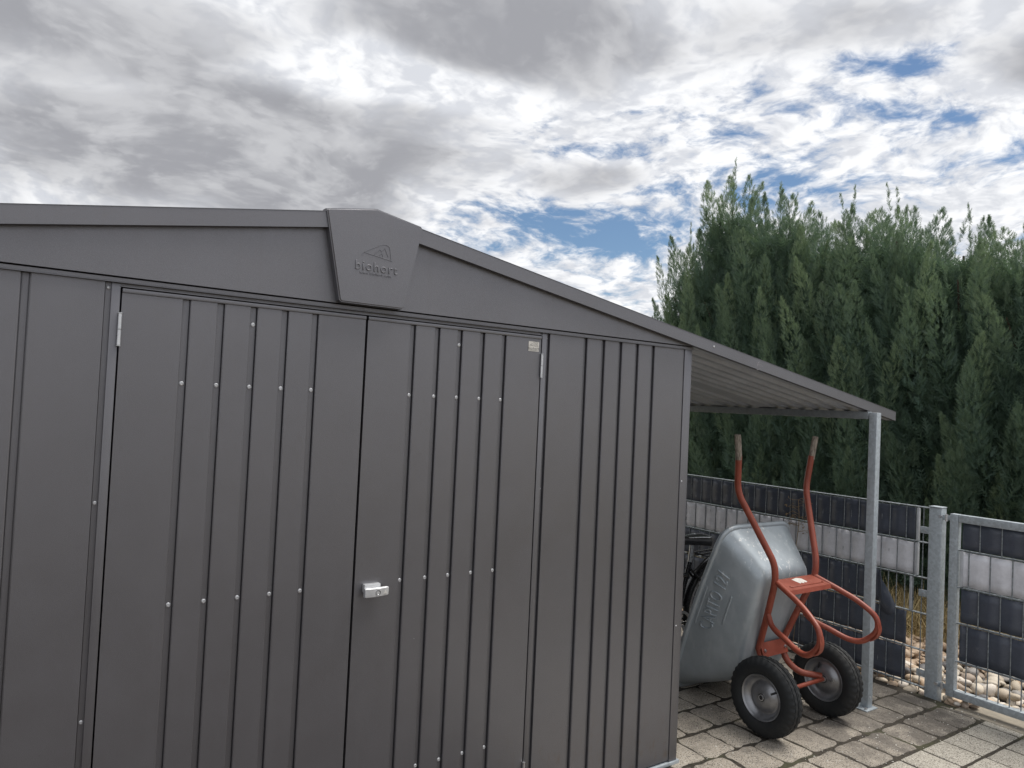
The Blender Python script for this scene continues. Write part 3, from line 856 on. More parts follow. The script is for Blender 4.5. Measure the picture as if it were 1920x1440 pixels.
# doors ---------------------------------------------------------------
rv = MB()
rv.lathe([(0.0, 0.0072), (-0.0012, 0.0070), (-0.0024, 0.0056), (-0.0026, 0.0030), (-0.0014, 0.0024), (-0.0014, 0.0)], (0, 0, 0), 'y', 14)
rivet_me = rv.mesh('rivet', 40); rivet_me.materials.append(M['alu'])
D1 = [-0.5595, -0.4635, -0.3675, -0.2715, -0.1745]
D2 = [0.1745, 0.2715, 0.3645, 0.4605, 0.5565]
def hinge(x, z, door):
    h = MB()
    for k in range(2):
        h.tube([(x, -.006, z - .044 + .0445 * k), (x, -.006, z - .001 + .0445 * k)], 0.0052, 12)
    h.tube([(x, -.006, z - .047), (x, -.006, z - .045)], .0062, 12); h.tube([(x, -.006, z + .0445), (x, -.006, z + .0465)], .0062, 12)
    return h.build('hinge', M['steel'], door, 40)
def door(x0, x1, ribs, hx, label):
    z0, z1 = 0.022, 1.8425
    d_ = ribbed(x0, x1, ribs, z0, z1).build('door', M['shed'], shed)
    d_['label'] = label
    t_ = MB(); t_.box(x0, x1, -0.0045, 0.030, 1.8428, 1.8545, 0.0016); t_.build('top_rail', M['shed'], d_, 40)
    for z in (1.597, 0.954, 0.296):
        for c in ribs: place('rivet', rivet_me, None, d_, (c - .001, 0.011, z))
    place('rivet', rivet_me, None, d_, (ribs[2], 0.011, 1.789))
    for z in (1.739, 0.93, 0.16):
        if z != 0.93: hinge(hx, z, d_)
    return d_
dl = door(-0.7285, -0.0042, D1, -0.731, 'left door leaf with five grooves')
dr = door(0.0042, 0.7275, D2, 0.731, 'right door leaf carrying the lock handle')
for z in (1.256, 0.659, 1.853): place('screw', rivet_me, None, shed, (-0.7625, 0.010, z), scale=(.8, 1, .8))
for z in (1.256, 1.850): place('screw', rivet_me, None, shed, (0.7600, 0.010, z), scale=(.6, 1, .6))
place('screw', rivet_me, None, shed, (1.690, -0.040, 1.893), scale=(.7, 1, .7))
for x, z in ((1.548, 1.27), (1.548, 0.62)): place('screw', rivet_me, None, shed, (x, -0.004, z), scale=(.5, 1, .5))
# handle: rosette plate and bent lever with a lock
hb = MB(); hb.box(0.031, 0.090, -0.022, 0.0, 0.931, 0.9595, 0.005); rosette = hb.build('lock_plate', M['alu'], dr, 50)
sec = [(-0.020, 0.9185), (-0.0300, 0.9165), (-0.0345, 0.9195), (-0.0350, 0.9330), (-0.0345, 0.9465), (-0.0300, 0.9495), (-0.020, 0.9475)]
hv = MB(); vv = []; ff = []; n6 = len(sec); NX = 14
for i in range(NX + 1):
    t_ = i / NX; x = 0.0295 + 0.0835 * t_
    bow = -0.0045 * math.sin(math.pi * t_); end = min(1.0, t_ / .05, (1 - t_) / .05); tp = (1 - .10 * t_) * (0.90 + .10 * end)
    for y, z in sec: vv.append((x, y + bow, 0.9325 + (z - 0.9325) * tp + 0.0020 * t_))
for i in range(NX):
    for k in range(n6): ff.append((i * n6 + k, i * n6 + (k + 1) % n6, (i + 1) * n6 + (k + 1) % n6, (i + 1) * n6 + k))
ff += [tuple(range(n6)), tuple(NX * n6 + k for k in range(n6))[::-1]]
hv.add(vv, ff); handle = hv.build('handle', M['alu'], dr, 35)
lk = MB(); lk.lathe([(0.0, 0.0090), (-.0014, .0088), (-.0012, .0070), (.0010, .0050), (.0010, 0.0)], (0.0735, -0.0392, 0.9335), 'y', 20); lk.build('lock_cylinder', M['rim'], dr, 40)
em = MB(); em.prism([(0.092, 0.9275), (0.106, 0.9280), (0.100, 0.9385)], 'y', -0.0392, -0.036); em.build('handle_mark', M['label'], dr)
# sticker on the right leaf
sb = MB(); sb.box(0.6680, 0.7175, -0.0010, 0.0003, 1.7925, 1.8305); stk = sb.build('sticker', M['label'], dr)
vs, fs = text_geo('biohort', 0.0165, extrude=0.0001, space=1.08)
on_cover(vs, fs, 0.6925, 1.8035, 'print', M['ink'], -0.0013, dr)
emblem(0.36, 0.6930, 1.812, -0.0012, 0.00045).build('print', M['ink'], dr)
em = MB(); em.box(0.672, 0.712, -0.0013, -0.0009, 1.7955, 1.7968); em.build('print', M['ink'], dr)
# small bare-metal nick on the right leaf and scuffs on the canopy fascia
nk = MB(); nk.add([(0.2340, -0.0006, 0.750), (0.2362, -0.0006, 0.7475), (0.2345, -0.0006, 0.7455)], [(0, 1, 2)]); nk.build('paint_nick', M['alu'], dr)
sc = MB()
for k in range(16):
    x, z0_ = 2.02 + random.gauss(0, .012), 0
    zc_ = roofz(x) - .026 + random.gauss(0, .012); L_ = random.uniform(.004, .016); a = random.choice((.6, 2.4, -.4)) + random.gauss(0, .3)
    dx_, dz_ = L_ * math.cos(a) / 2, L_ * math.sin(a) / 2; nx, nz = -math.sin(a) * .0007, math.cos(a) * .0007
    sc.add([(x - dx_ + nx, -.0404, zc_ - dz_ + nz), (x - dx_ - nx, -.0404, zc_ - dz_ - nz), (x + dx_ - nx, -.0404, zc_ + dz_ - nz), (x + dx_ + nx, -.0404, zc_ + dz_ + nz)], [(0, 1, 2, 3)])
sc.build('scuff', M['scuff'], fr)
# canopy beam and posts
m = MB(); m.box(2.994, 3.036, -0.045, DEPTH + .03, 1.594, 1.637, 0.004); m.build('canopy_beam', M['beam'], shed, 40)
def canopy_post(y):
    m = MB(); m.box(2.993, 3.038, y, y + .045, 0.006, 1.5935 if y > 0 else 1.632, 0.004)
    p_ = m.build('canopy_post', M['galv'], shed, 40)
    q = MB(); q.box(2.945, 3.055, y - .022, y + .067, 0.0, 0.0055, 0.0015)
    q.build('base_plate', M['galv'], p_, 40)
    for bx, by in ((2.962, y - .006), (2.962, y + .05)):
        q = MB(); q.tube([(bx, by, .005), (bx, by, .016)], .008, 6); q.build('bolt', M['steel'], p_)
    q = MB(); q.tube([(3.014, y - .003, .06), (3.014, y + .001, .06)], .006, 10); q.build('bolt', M['steel'], p_, 40)
canopy_post(-0.097); canopy_post(DEPTH - .08)

# ================================================================== WHEELBARROW (tipped up on its nose)
XC = 2.45
barrow = empty('wheelbarrow', (XC, 0.1, 0))
tag(barrow, 'two-wheeled wheelbarrow with red frame and grey zinc tub tipped upright under canopy', 'wheelbarrow')
A_, E_ = Vector((0, 0.245, 0.982)), Vector((0, 0.615, 0.014))
B_, D_ = Vector((0, 0.050, 0.770)), Vector((0, 0.215, 0.170))
def outline(corners, radii, bulge, plane, narc=7, nst=10):
    """rounded quad: corners (x, s) with s in metres along the plane line"""
    p0, p1 = plane; L = (p1 - p0).length
    pts = []; m = 4
    for i in range(m):
        c = Vector(corners[i]); pr = Vector(corners[i - 1]); nx = Vector(corners[(i + 1) % m]); r = radii[i]
        a = c + (pr - c).normalized() * r; e = c + (nx - c).normalized() * r
        for k in range(narc):
            t = k / (narc - 1)
            pts.append(a * (1 - t) ** 2 + c * 2 * t * (1 - t) + e * t * t)
        r2 = radii[(i + 1) % m]; f_ = nx + (c - nx).normalized() * r2
        nrm = Vector(((nx - c).y, -(nx - c).x)).normalized()
        mid = sum((Vector(q) for q in corners), Vector((0, 0))) / 4
        if nrm.dot((c + nx) / 2 - mid) < 0: nrm = -nrm
        for k in range(1, nst):
            t = k / nst
            pts.append(e * (1 - t) + f_ * t + nrm * bulge[i] * math.sin(math.pi * t))
    return [Vector((XC + q.x, *(p0 + (p1 - p0) * (q.y / L)).yz)) for q in pts]
LR_ = (E_ - A_).length; LB_ = (D_ - B_).length
# corner order: near-top, far-top, far-nose, near-nose
rim_o = outline([(-.300, 0), (.300, 0), (.262, LR_), (-.262, LR_)], [.12, .12, .15, .15], [0.0, .018, 0.0, .018], (A_, E_))
bot_o = outline([(-.205, 0), (.205, 0), (.180, LB_), (-.180, LB_)], [.09, .09, .10, .10], [0.01, .012, .02, .012], (B_, D_))
cen = (B_ + D_) / 2; cen = Vector((XC, cen.y, cen.z))
n_ = len(rim_o); rings = []
for t in (0, .03, .2, .4, .6, .78, .88):
    rings.append([a.lerp(e, t) for a, e in zip(rim_o, bot_o)])
for k in range(1, 6):
    t = k / 5
    rings.append([(a.lerp(e, .88)) * (1 - t) ** 2 + e * 2 * t * (1 - t) + e.lerp(cen, .14) * t * t for a, e in zip(rim_o, bot_o)])
for t in (.5, .8): rings.append([e.lerp(cen, .14 + .86 * t) for e in bot_o])
m = MB(); vs = [v for r_ in rings for v in r_] + [cen]; fs = []
for i in range(len(rings) - 1):
    for k in range(n_):
        l = (k + 1) % n_; fs.append((i * n_ + k, i * n_ + l, (i + 1) * n_ + l, (i + 1) * n_ + k))
q0 = (len(rings) - 1) * n_
for k in range(n_): fs.append((q0 + k, q0 + (k + 1) % n_, len(vs) - 1))
m.add(vs, fs)
tub = m.build('tub', M['tub'], barrow, 180)
sol = tub.modifiers.new('sheet', 'SOLIDIFY'); sol.thickness = 0.0025; sol.offset = 0
m = MB(); m.tube(rim_o, .0150, 10, closed=True); m.build('rim_bead', M['tub'], tub, 60)
# raised lettering and two long beads on the near side wall
near_top_r, near_top_b = rim_o[0], bot_o[0]           # end of the near side at the top corner
near_bot_r, near_bot_b = rim_o[51 + 6], bot_o[51 + 6] # end at the nose corner
def side(a, bq, off=0.0):
    k0 = 51 + 6; k1 = 68
    idx = k0 + (1 - a) * (n_ - k0)
    i0 = int(idx); fr_ = idx - i0
    g = lambda o: o[i0 % n_].lerp(o[(i0 + 1) % n_], fr_)
    p = g(rim_o).lerp(g(bot_o), bq)
    tA = (rim_o[0] - rim_o[k0]).normalized(); tB = (bot_o[62] - rim_o[62]).normalized()
    nr = tA.cross(tB).normalized()
    if nr.x > 0: nr = -nr
    return p + nr * off
sideL = (rim_o[0] - rim_o[57]).length; sideW = (rim_o[62] - bot_o[62]).length
vs, fs = text_geo('CAPITO 121', 0.100, extrude=0.0025, space=1.08, res=4, bev=0.0042)
xmin = min(v[0] for v in vs); xmax = max(v[0] for v in vs)
a_lo, a_hi = 0.90, 0.17                                # from near the nose up to the handle end
LV = []
for v in vs:
    a = a_lo + (v[0] - xmin) / (xmax - xmin) * (a_hi - a_lo)
    bq = 0.315 + (-v[1]) / sideW
    LV.append(side(a, bq, 0.0015 + v[2]))
m = MB(); m.add(LV, fs); m.build('lettering', M['tub'], tub, 60)
for bq, a0, a1 in ((0.10, .40, .88), (0.56, .34, .80)):
    path = [side(a0 + (a1 - a0) * k / 14, bq, -.001) for k in range(15)]
    m = MB(); m.tube(path, .006, 8, rs=[.0015] + [.006] * 13 + [.0015]); m.build('bead', M['tub'], tub, 60)

def mir(p, s_): return (XC + s_ * p[0], p[1], p[2])
RT = 0.0170
for s_ in (-1, 1):
    main = fillet([(.2965, .164, 1.18), (.178, .010, .828), (.173, .010, .742), (.132, .083, .541), (.096, .150, .352)], .05, 7)
    top = [(.3165, .148, 1.372), (.306, .155, 1.275)]
    path = fillet([(.3165, .148, 1.372), (.2965, .164, 1.185), (.178, .010, .832), (.171, .008, .742), (.130, .080, .541), (.097, .148, .352)], .055, 7)
    low = fillet([(.097, .148, .352), (.093, .115, .275), (.125, .055, .222), (.225, -.012, .207)], .06, 7)
    m = MB(); m.tube([mir(p, s_) for p in path + low[1:]], RT, 14)
    m.build('frame_tube', M['red'], barrow, 60)
    g = [(.318, .1475, 1.352), (.322, .146, 1.39), (.3395, .142, 1.481)]
    m = MB(); m.tube([mir(p, s_) for p in crom(g, 5)], .0162, 14, rs=[.0158] * 3 + [.0166] * 7 + [.0160])
    m.build('handle_grip', M['grip'], barrow, 60)
    lp = [(.166, .008, .742), (.200, -.127, .690), (.226, -.215, .648), (.2465, -.288, .590), (.2475, -.292, .520), (.232, -.232, .458), (.214, -.165, .450), (.190, -.075, .478), (.163, .020, .510), (.146, .062, .560)]
    m = MB(); m.tube([mir(p, s_) for p in crom(lp, 6)], .0145, 12)
    stand = m.build('stand_loop', M['red'], barrow, 60)
    m = MB()
    for k in range(5):
        pass
    arc = crom([(.2475, -.300, .565), (.2490, -.306, .530), (.2450, -.296, .495), (.2390, -.272, .470)], 4)
    vs = []; fs = []
    for i, p in enumerate(arc):
        for dxx, out in ((-.016, 0), (.016, 0), (.016, .004), (-.016, .004)):
            dirv = Vector((0, p.y + .20, p.z - .545)).normalized() * out
            vs.append(mir((p.x + dxx, p.y + dirv.y - .001, p.z + dirv.z), s_))
    for i in range(len(arc) - 1):
        for k in range(4): fs.append((i * 4 + k, i * 4 + (k + 1) % 4, (i + 1) * 4 + (k + 1) % 4, (i + 1) * 4 + k))
    fs += [(0, 1, 2, 3), tuple(4 * (len(arc) - 1) + k for k in range(4))[::-1]]
    m.add(vs, fs); m.build('skid_plate', M['red'], stand, 40)
# cross plate between the handles with its pressed slot and torn label
def plate_pt(u, v, h=0.0):   # u -1..1 across, v 0 (back) .. 1 (front)
    hw = .170 + .014 * v
    p = Vector((XC + u * hw, .018 + (-.078 - .018) * v, .746 + (.716 - .746) * v))
    return p + Vector((0, .30, .95)) * h
m = MB(); vs = []; us = [-1.06, -.8, .8, 1.06]
top_f = [plate_pt(u, v, .002) for v in (0, 1) for u in (-1.06, 1.06)]; bot_f = [plate_pt(u, v, -.002) for v in (0, 1) for u in (-1.06, 1.06)]
m.add(top_f + bot_f, [(0, 1, 3, 2), (4, 6, 7, 5), (0, 4, 5, 1), (2, 3, 7, 6), (0, 2, 6, 4), (1, 5, 7, 3)])
lip0 = [plate_pt(u, 1.0, h) for u in (-1.06, 1.06) for h in (.002, -.020)]; lip1 = [p + Vector((0, -.003, 0)) for p in lip0]
m.add(lip0 + lip1, [(0, 1, 3, 2), (4, 6, 7, 5), (0, 4, 5, 1), (2, 3, 7, 6), (0, 2, 6, 4), (1, 5, 7, 3)])
plate = m.build('cross_plate', M['red'], barrow)
m = MB(); m.tube([plate_pt(-.74, .70, .004), plate_pt(-.70, .80, .004), plate_pt(.80, .80, .004), plate_pt(.80, .70, .004)], .0026, 6); m.build('pressed_bead', M['red'], plate, 60)
lab = [(-.26, .18), (.02, .10), (.20, .22), (.24, .52), (.14, .58), (.10, .50), (.02, .62), (-.06, .52), (-.14, .60), (-.20, .40)]
m = MB(); top_l = [plate_pt(u, v, .0032) for u, v in lab]; bot_l = [plate_pt(u, v, .0021) for u, v in lab]; q = len(lab)
m.add(top_l + bot_l, [tuple(range(q))] + [(k, (k + 1) % q, q + (k + 1) % q, q + k) for k in range(q)]); m.build('torn_label', M['label'], plate)
# lower cross web
m = MB(); w0 = [(-.105, .136, .385), (.105, .136, .385), (.105, .112, .318), (-.105, .112, .318)]
vs = [(XC + p[0], p[1], p[2]) for p in w0] + [(XC + p[0], p[1] - .004, p[2] - .001) for p in w0]
m.add(vs, [(0, 1, 2, 3), (7, 6, 5, 4), (0, 4, 5, 1), (1, 5, 6, 2), (2, 6, 7, 3), (3, 7, 4, 0)])
web = m.build('cross_web', M['red'], barrow)
for u in (-.085, .085):
    m = MB(); m.tube([(XC + u, .118, .35), (XC + u, .110, .348)], .008, 6); m.build('bolt', M['steel'], web)
WY, WZ = -0.022, 0.193
m = MB(); m.tube([(XC - .235, WY, WZ), (XC + .235, WY, WZ)], .0105, 12); m.build('axle', M['red'], barrow, 60)
def wheel(x, s_, spin):
    Rr = 0.191
    prof = [(-.026, .106), (-.040, .118), (-.0475, .140), (-.0470, .158), (-.042, .175), (-.0405, .1765), (-.036, .1845), (-.030, .1880),
            (-.0285, .1850), (-.0255, .1850), (-.024, .1895), (-.0085, .1905), (-.0070, .1868), (-.004, .1868), (-.0025, .1912),
            (.0025, .1912), (.004, .1868), (.0070, .1868), (.0085, .1905), (.024, .1895), (.0255, .1850), (.0285, .1850), (.030, .1880), (.036, .1845), (.0405, .1765),
            (.042, .175), (.0470, .158), (.0475, .140), (.040, .118), (.026, .106), (.020, .100), (-.020, .100)]
    blocks = {4, 5, 6, 7, 21, 22, 23, 24, 25}; mids = {10, 11, 18, 19}
    def mod(i, k):
        if i in blocks: return 0.0 if (k // 2) % 2 == 0 else -.0042
        if i in mids: return 0.0 if ((k + 1) // 2) % 2 == 0 else -.0022
        return 0
    wh = empty('wheel', Vector((x, WY, WZ)) - barrow.location); wh.parent = barrow
    m = MB(); m.lathe(prof, (x, WY, WZ), 'x', 144, mod, close=True)
    m.build('tyre', M['rubber'], wh, 38)
    o_ = s_     # outward side sign along x
    rp = [(.036, .1125), (.039, .1105), (.038, .1075), (.030, .1035), (.020, .099), (.012, .092), (.006, .084), (.0045, .078), (.008, .072), (.016, .062), (.0225, .050), (.0265, .038), (.0285, .027), (.0295, .021), (.0295, .0)]
    m = MB(); m.lathe([(o_ * h, r) for h, r in rp] + [(-o_ * h, r) for h, r in rp[::-1]], (x, WY, WZ), 'x', 64)
    rim = m.build('rim', M['rim'], wh, 50)
    for o2 in (o_, -o_):
        hp = [(.0290, .0235), (.0318, .0230), (.0322, .0200), (.0302, .0188)]
        m = MB(); m.lathe([(o2 * h, r) for h, r in hp], (x, WY, WZ), 'x', 32); m.build('hub', M['rim'], wh, 40)
        hp = [(.0302, .0188), (.0304, .0150)]
        m = MB(); m.lathe([(o2 * h, r) for h, r in hp], (x, WY, WZ), 'x', 32); m.build('bearing_seal', M['black'], wh, 40)
        hp = [(.0304, .0150), (.0350, .0146), (.0354, .0112), (.0330, .0104)]
        m = MB(); m.lathe([(o2 * h, r) for h, r in hp], (x, WY, WZ), 'x', 32); m.build('bearing', M['steel'], wh, 40)
        hp = [(.0330, .0104), (.0325, .0070), (.0345, .0062), (.0345, 0)]
        m = MB(); m.lathe([(o2 * h, r) for h, r in hp], (x, WY, WZ), 'x', 32); m.build('axle_end', M['black'], wh, 40)
    a = spin; c, s2 = math.cos(a), math.sin(a)
    m = MB(); m.tube([(x + o_ * .006, WY + .083 * c, WZ + .083 * s2), (x + o_ * .030, WY + .062 * c, WZ + .062 * s2)], .0048, 10); m.build('valve', M['black'], wh, 60)
wheel(XC - .262, -1, R(148)); wheel(XC + .262, -1, R(60))

# ================================================================== FENCE PANEL WITH PRIVACY STRIPS
FX = 3.53
fence = empty('mesh_fence', (FX, 0.9, 0))
tag(fence, 'double-rod mesh fence woven with dark strips and one pale strip, below the hedge', 'fence')
ROWS = [0.035, 0.248, 0.462, 0.672, 0.880, 1.087]
FY0, FY1 = -0.135, 3.4
vw = MB(); vw.tube([(0, 0, 0.012), (0, 0, 1.095)], .0030, 6); vw_me = vw.mesh('upright_wire', 60); vw_me.materials.append(M['wire'])
hw_ = MB(); hw_.tube([(0, FY0, 0), (0, FY1, 0)], .0040, 6); hw_me = hw_.mesh('cross_wire', 60); hw_me.materials.append(M['wire'])
k = 0; y = -0.1025
WIREY = []
while y < FY1:
    place('upright_wire', vw_me, None, fence, (FX, y, 0)); WIREY.append(y); y += 0.05
for z in ROWS:
    for s_ in (-1, 1): place('cross_wire', hw_me, None, fence, (FX + s_ * .0072, 0, z))
def strip(parent, X, y0, y1, za, zb, ph, mat, amp=.0038, tilt=0.0, name='privacy_strip', wires0=-0.1025, jag=False):
    m = MB(); n = int((y1 - y0) / 0.0125) + 1; vs = []; fs = []; nz = 5
    for i in range(n + 1):
        y = y0 + (y1 - y0) * i / n
        w_ = math.cos(math.pi * (y - wires0) / 0.05) * ph
        for j in range(nz + 1):
            f_ = j / nz; z = za + (zb - za) * f_
            bul = .0035 * math.sin(y * 31 + j * 1.3) * math.sin(math.pi * f_) * .5
            vs.append((X + amp * w_ + bul + (.0015 * math.sin(z * 57 + y * 7)), y + (random.gauss(0, .0006) if i in (0, n) else 0), z + .0012 * math.sin(y * 17 + za * 9)))
    for i in range(n):
        for j in range(nz): a = i * (nz + 1) + j; fs.append((a, a + 1, a + nz + 2, a + nz + 1))
    m.add(vs, fs); o = m.build(name, mat, parent, 180)
    sm = o.modifiers.new('sheet', 'SOLIDIFY'); sm.thickness = .0012; sm.offset = 0
    return o
cols = ['dstrip', 'dstrip', 'dstrip', 'wstrip', 'dstrip']
ends = [-0.018, -0.020, 0.145, -0.062, -0.060]
for i in range(5):
    o = strip(fence, FX, ends[i], 3.35, ROWS[i] + .010, ROWS[i + 1] - .009, 1 if i % 2 == 0 else -1, M[cols[i]])
    o['label'] = 'pale grey woven strip' if cols[i] == 'wstrip' else 'anthracite woven strip'
# loose end of the middle strip folded forward
m = MB(); fl = [[(FX - .005, .150, z) for z in (.476, .570, .662)], [(FX - .052, .118, z) for z in (.462, .560, .655)], [(FX - .098, .086, z) for z in (.440, .520, .628)],
                [(FX - .104, .030, z) for z in (.425, .492, .560)], [(FX - .096, .000, z) for z in (.447, .470, .498)]]
vs = [p for r_ in fl for p in r_]; fs = [(i * 3 + j, i * 3 + j + 1, i * 3 + j + 4, i * 3 + j + 3) for i in range(4) for j in range(2)]
m.add(vs, fs); o = m.build('strip_end', M['dstrip'], fence, 25); o['label'] = 'loose strip end folded forward'
sm = o.modifiers.new('sheet', 'SOLIDIFY'); sm.thickness = .0015
for i, (y, z0, z1) in enumerate(((-0.070, .885, 1.080), (-0.070, .680, .873), (-0.040, .466, .668))):
    m = MB(); m.box(FX - .011, FX + .011, y - .009, y + .004, z0, z1, .002); m.build('strip_clip', M['clip'], fence, 40)
# steel post at the gate with clamps
gp = empty('fence_post', (FX, -0.18, 0)); gp.parent = None
tag(gp, 'square galvanised steel post between the woven fence and the gate', 'post')
m = MB(); m.box(3.500, 3.562, -0.216, -0.146, -0.10, 1.096, .005); m.build('shaft', M['galvg'], gp, 40)
m = MB(); m.box(3.498, 3.564, -0.218, -0.144, 1.0965, 1.103, .003); m.build('cap', M['galvg'], gp, 40)
for z in (.955, .585, .12):
    m = MB(); m.box(FX - .020, FX - .012, -0.146, -0.094, z - .020, z + .020, .002); c_ = m.build('clamp', M['galvg'], gp, 40)
    m = MB(); m.tube([(FX - .019, -0.122, z), (FX - .026, -0.122, z)], .006, 8); m.build('bolt', M['steel'], c_, 40)

# ================================================================== GATE
gate = empty('mesh_gate', (FX, -0.8, 0))
tag(gate, 'galvanised tube-framed gate with dark and pale woven strips at the right edge', 'gate')
GY0, GY1 = -0.258, -1.36
m = MB(); m.box(3.508, 3.552, GY0 - .044, GY0, 0.040, 1.074, .004); m.build('stile', M['galvg'], gate, 40)
m = MB(); m.box(3.508, 3.552, GY1, GY1 + .044, 0.040, 1.074, .004); m.build('stile', M['galvg'], gate, 40)
m = MB(); m.box(3.5085, 3.5515, GY1 + .0445, GY0 - .0445, 1.030, 1.0735, .004); m.build('rail', M['galvg'], gate, 40)
m = MB(); m.box(3.5085, 3.5515, GY1 + .0445, GY0 - .0445, 0.0405, 0.082, .004); m.build('rail', M['galvg'], gate, 40)
gw = MB(); gw.tube([(0, 0, 0.070), (0, 0, 1.04)], .0032, 6); gw_me = gw.mesh('upright_wire', 60); gw_me.materials.append(M['wire'])
gh = MB(); gh.tube([(0, GY1 + .03, 0), (0, GY0 - .026, 0)], .0040, 6); gh_me = gh.mesh('cross_wire', 60); gh_me.materials.append(M['wire'])
y = -0.3555; GW0 = y
while y > GY1 + .05:
    place('upright_wire', gw_me, None, gate, (FX, y, 0)); y -= 0.0545
for z in (.243, .458, .661, .872):
    for s_ in (-1, 1): place('cross_wire', gh_me, None, gate, (FX + s_ * .0072, 0, z))
def gstrip(za, zb, ph, mat):
    o = strip(gate, FX, GY1 + .07, -0.318, za, zb, ph, mat, wires0=0)
    return o
for (za, zb, ph, c_) in ((.250, .450, 1, 'dstrip'), (.468, .653, -1, 'dstrip'), (.670, .864, 1, 'wstrip'), (.881, 1.028, -1, 'dstrip')):
    m = MB(); n = 84; vs = []; fs = []; nz = 4; y0, y1 = GY1 + .07, -0.318
    for i in range(n + 1):
        yy = y0 + (y1 - y0) * i / n
        w_ = math.cos(math.pi * (yy - GW0) / 0.0545) * ph
        for j in range(nz + 1):
            z = za + (zb - za) * j / nz
            vs.append((FX + .0040 * w_ + .0012 * math.sin(z * 41 + yy * 9), yy, z))
    for i in range(n):
        for j in range(nz): a = i * (nz + 1) + j; fs.append((a, a + 1, a + nz + 2, a + nz + 1))
    m.add(vs, fs); o = m.build('privacy_strip', M[c_], gate, 180)
    sm = o.modifiers.new('sheet', 'SOLIDIFY'); sm.thickness = .0012; sm.offset = 0
    o['label'] = 'pale grey woven strip' if c_ == 'wstrip' else 'anthracite woven strip'
m = MB(); m.box(FX - .011, FX + .011, -0.327, -0.312, .668, .866, .002); m.build('strip_clip', M['clip'], gate, 40)
for z in (1.046, .085):
    m = MB(); m.box(3.518, 3.526, -0.262, -0.200, z - .014, z + .014, .002); hg = m.build('hinge', M['galvg'], gate, 40)
    m = MB(); m.tube([(3.514, -0.237, z - .020), (3.514, -0.237, z + .020)], .0085, 12); m.build('hinge_pin', M['steel'], hg, 40)
    m = MB(); m.tube([(3.5135, -0.209, z + .004), (3.497, -0.209, z + .004)], .010, 6); m.build('hinge_nut', M['steel'], hg, 40)

# ================================================================== DRY TENDRIL ON THE FENCE
b = MB()
tw = crom([(FX - .012, .735, .01), (FX - .016, .715, .25), (FX - .013, .730, .42), (FX - .017, .738, .62), (FX - .014, .722, .80), (FX - .017, .715, .90), (FX - .013, .728, 1.02)], 5)
b.tube(tw, .0022, 5)
for k in range(26):
    i = random.randrange(len(tw) * 2 // 3, len(tw)) if k > 3 else random.randrange(4, len(tw)); p = tw[i]
    a = random.choice((-1, 1)); L_ = random.uniform(.03, .10)
    q = [p, p + Vector((-.008, a * L_ * .5, random.uniform(-.01, .02))), p + Vector((-.012, a * L_, random.uniform(-.02, .03)))]
    b.tube(q, .0011, 4)
    for j in range(4):
        c_ = q[2] + Vector((random.gauss(0, .006), random.gauss(0, .014), random.gauss(0, .010))); s_ = random.uniform(.004, .010)
        dv = Vector((random.gauss(0, .5), random.gauss(0, 1), random.gauss(0, 1))).normalized(); nv = dv.cross(Vector((1, 0, .3))).normalized()
        b.add([c_ - dv * s_, c_ + nv * s_ * .4, c_ + dv * s_, c_ - nv * s_ * .4], [(0, 1, 2, 3)])
tn = empty('dry_vine', (FX, .73, 0)); tag(tn, 'thin dried vine climbing the dark fence strips behind the wheelbarrow handle', 'vine')
b.build('stem', M['twig'], tn, 60)

# ================================================================== BICYCLE BEHIND THE TUB (faces the shed)
bike = empty('bicycle', (2.4, 0.80, 0))
tag(bike, 'black bicycle with bright-edged saddle squeezed between shed corner and grey tub', 'bicycle')
BY = 0.80
def bt(name, pts, r, mat, parent=bike, n=10):
    m = MB(); m.tube([(p[0], BY + p[1], p[2]) for p in pts], r, n); return m.build(name, M[mat], parent, 60)
def bike_wheel(x):
    wz, wr = .335, .318
    wh = empty('wheel', Vector((x, BY, wz)) - bike.location); wh.parent = bike
    m = MB(); m.lathe([(0.018 * math.cos(a), wr + .018 * math.sin(a)) for a in [2 * math.pi * i / 10 for i in range(10)]], (x, BY, wz), 'y', 56, close=True); m.build('tyre', M['rubber'], wh, 60)
    m = MB(); m.lathe([(-.012, .302), (.012, .302), (.010, .288), (-.010, .288)], (x, BY, wz), 'y', 56, close=True); m.build('rim', M['steel'], wh, 40)
    m = MB(); m.tube([(x, BY - .045, wz), (x, BY + .045, wz)], .020, 12); m.build('hub', M['steel'], wh, 60)
    sp = MB(); sp.tube([(0, 0, 0.016), (0, 0, .292)], .0012, 4); sm_ = sp.mesh('spoke'); sm_.materials.append(M['steel'])
    for i in range(28):
        a = 2 * math.pi * i / 28; o = link('spoke', sm_, None, wh, (0, .03 if i % 2 else -.03, 0)); o.rotation_euler = (R(-5.6 if i % 2 == 0 else 5.6) * -1, a, 0)
bike_wheel(2.83); bike_wheel(1.78)
fm = MB()
for a, c, r in (((2.42, 0, .30), (2.53, 0, .66), .015), ((2.50, 0, .58), (1.98, 0, .70), .015), ((2.42, 0, .30), (1.95, 0, .62), .018), ((1.97, 0, .76), (1.94, 0, .58), .019),
                ((2.42, .02, .30), (2.83, .06, .335), .009), ((2.42, -.02, .30), (2.83, -.06, .335), .009), ((2.52, .02, .62), (2.83, .06, .335), .008), ((2.52, -.02, .62), (2.83, -.06, .335), .008),
                ((1.94, .05, .60), (1.78, .05, .335), .012), ((1.94, -.05, .60), (1.78, -.05, .335), .012)):
    fm.tube([(a[0], BY + a[1], a[2]), (c[0], BY + c[1], c[2])], r, 12)
fm.build('frame', M['blackp'], bike, 60)
bt('seat_post', [(2.528, 0, .64), (2.545, 0, .775)], .0135, 'steel')
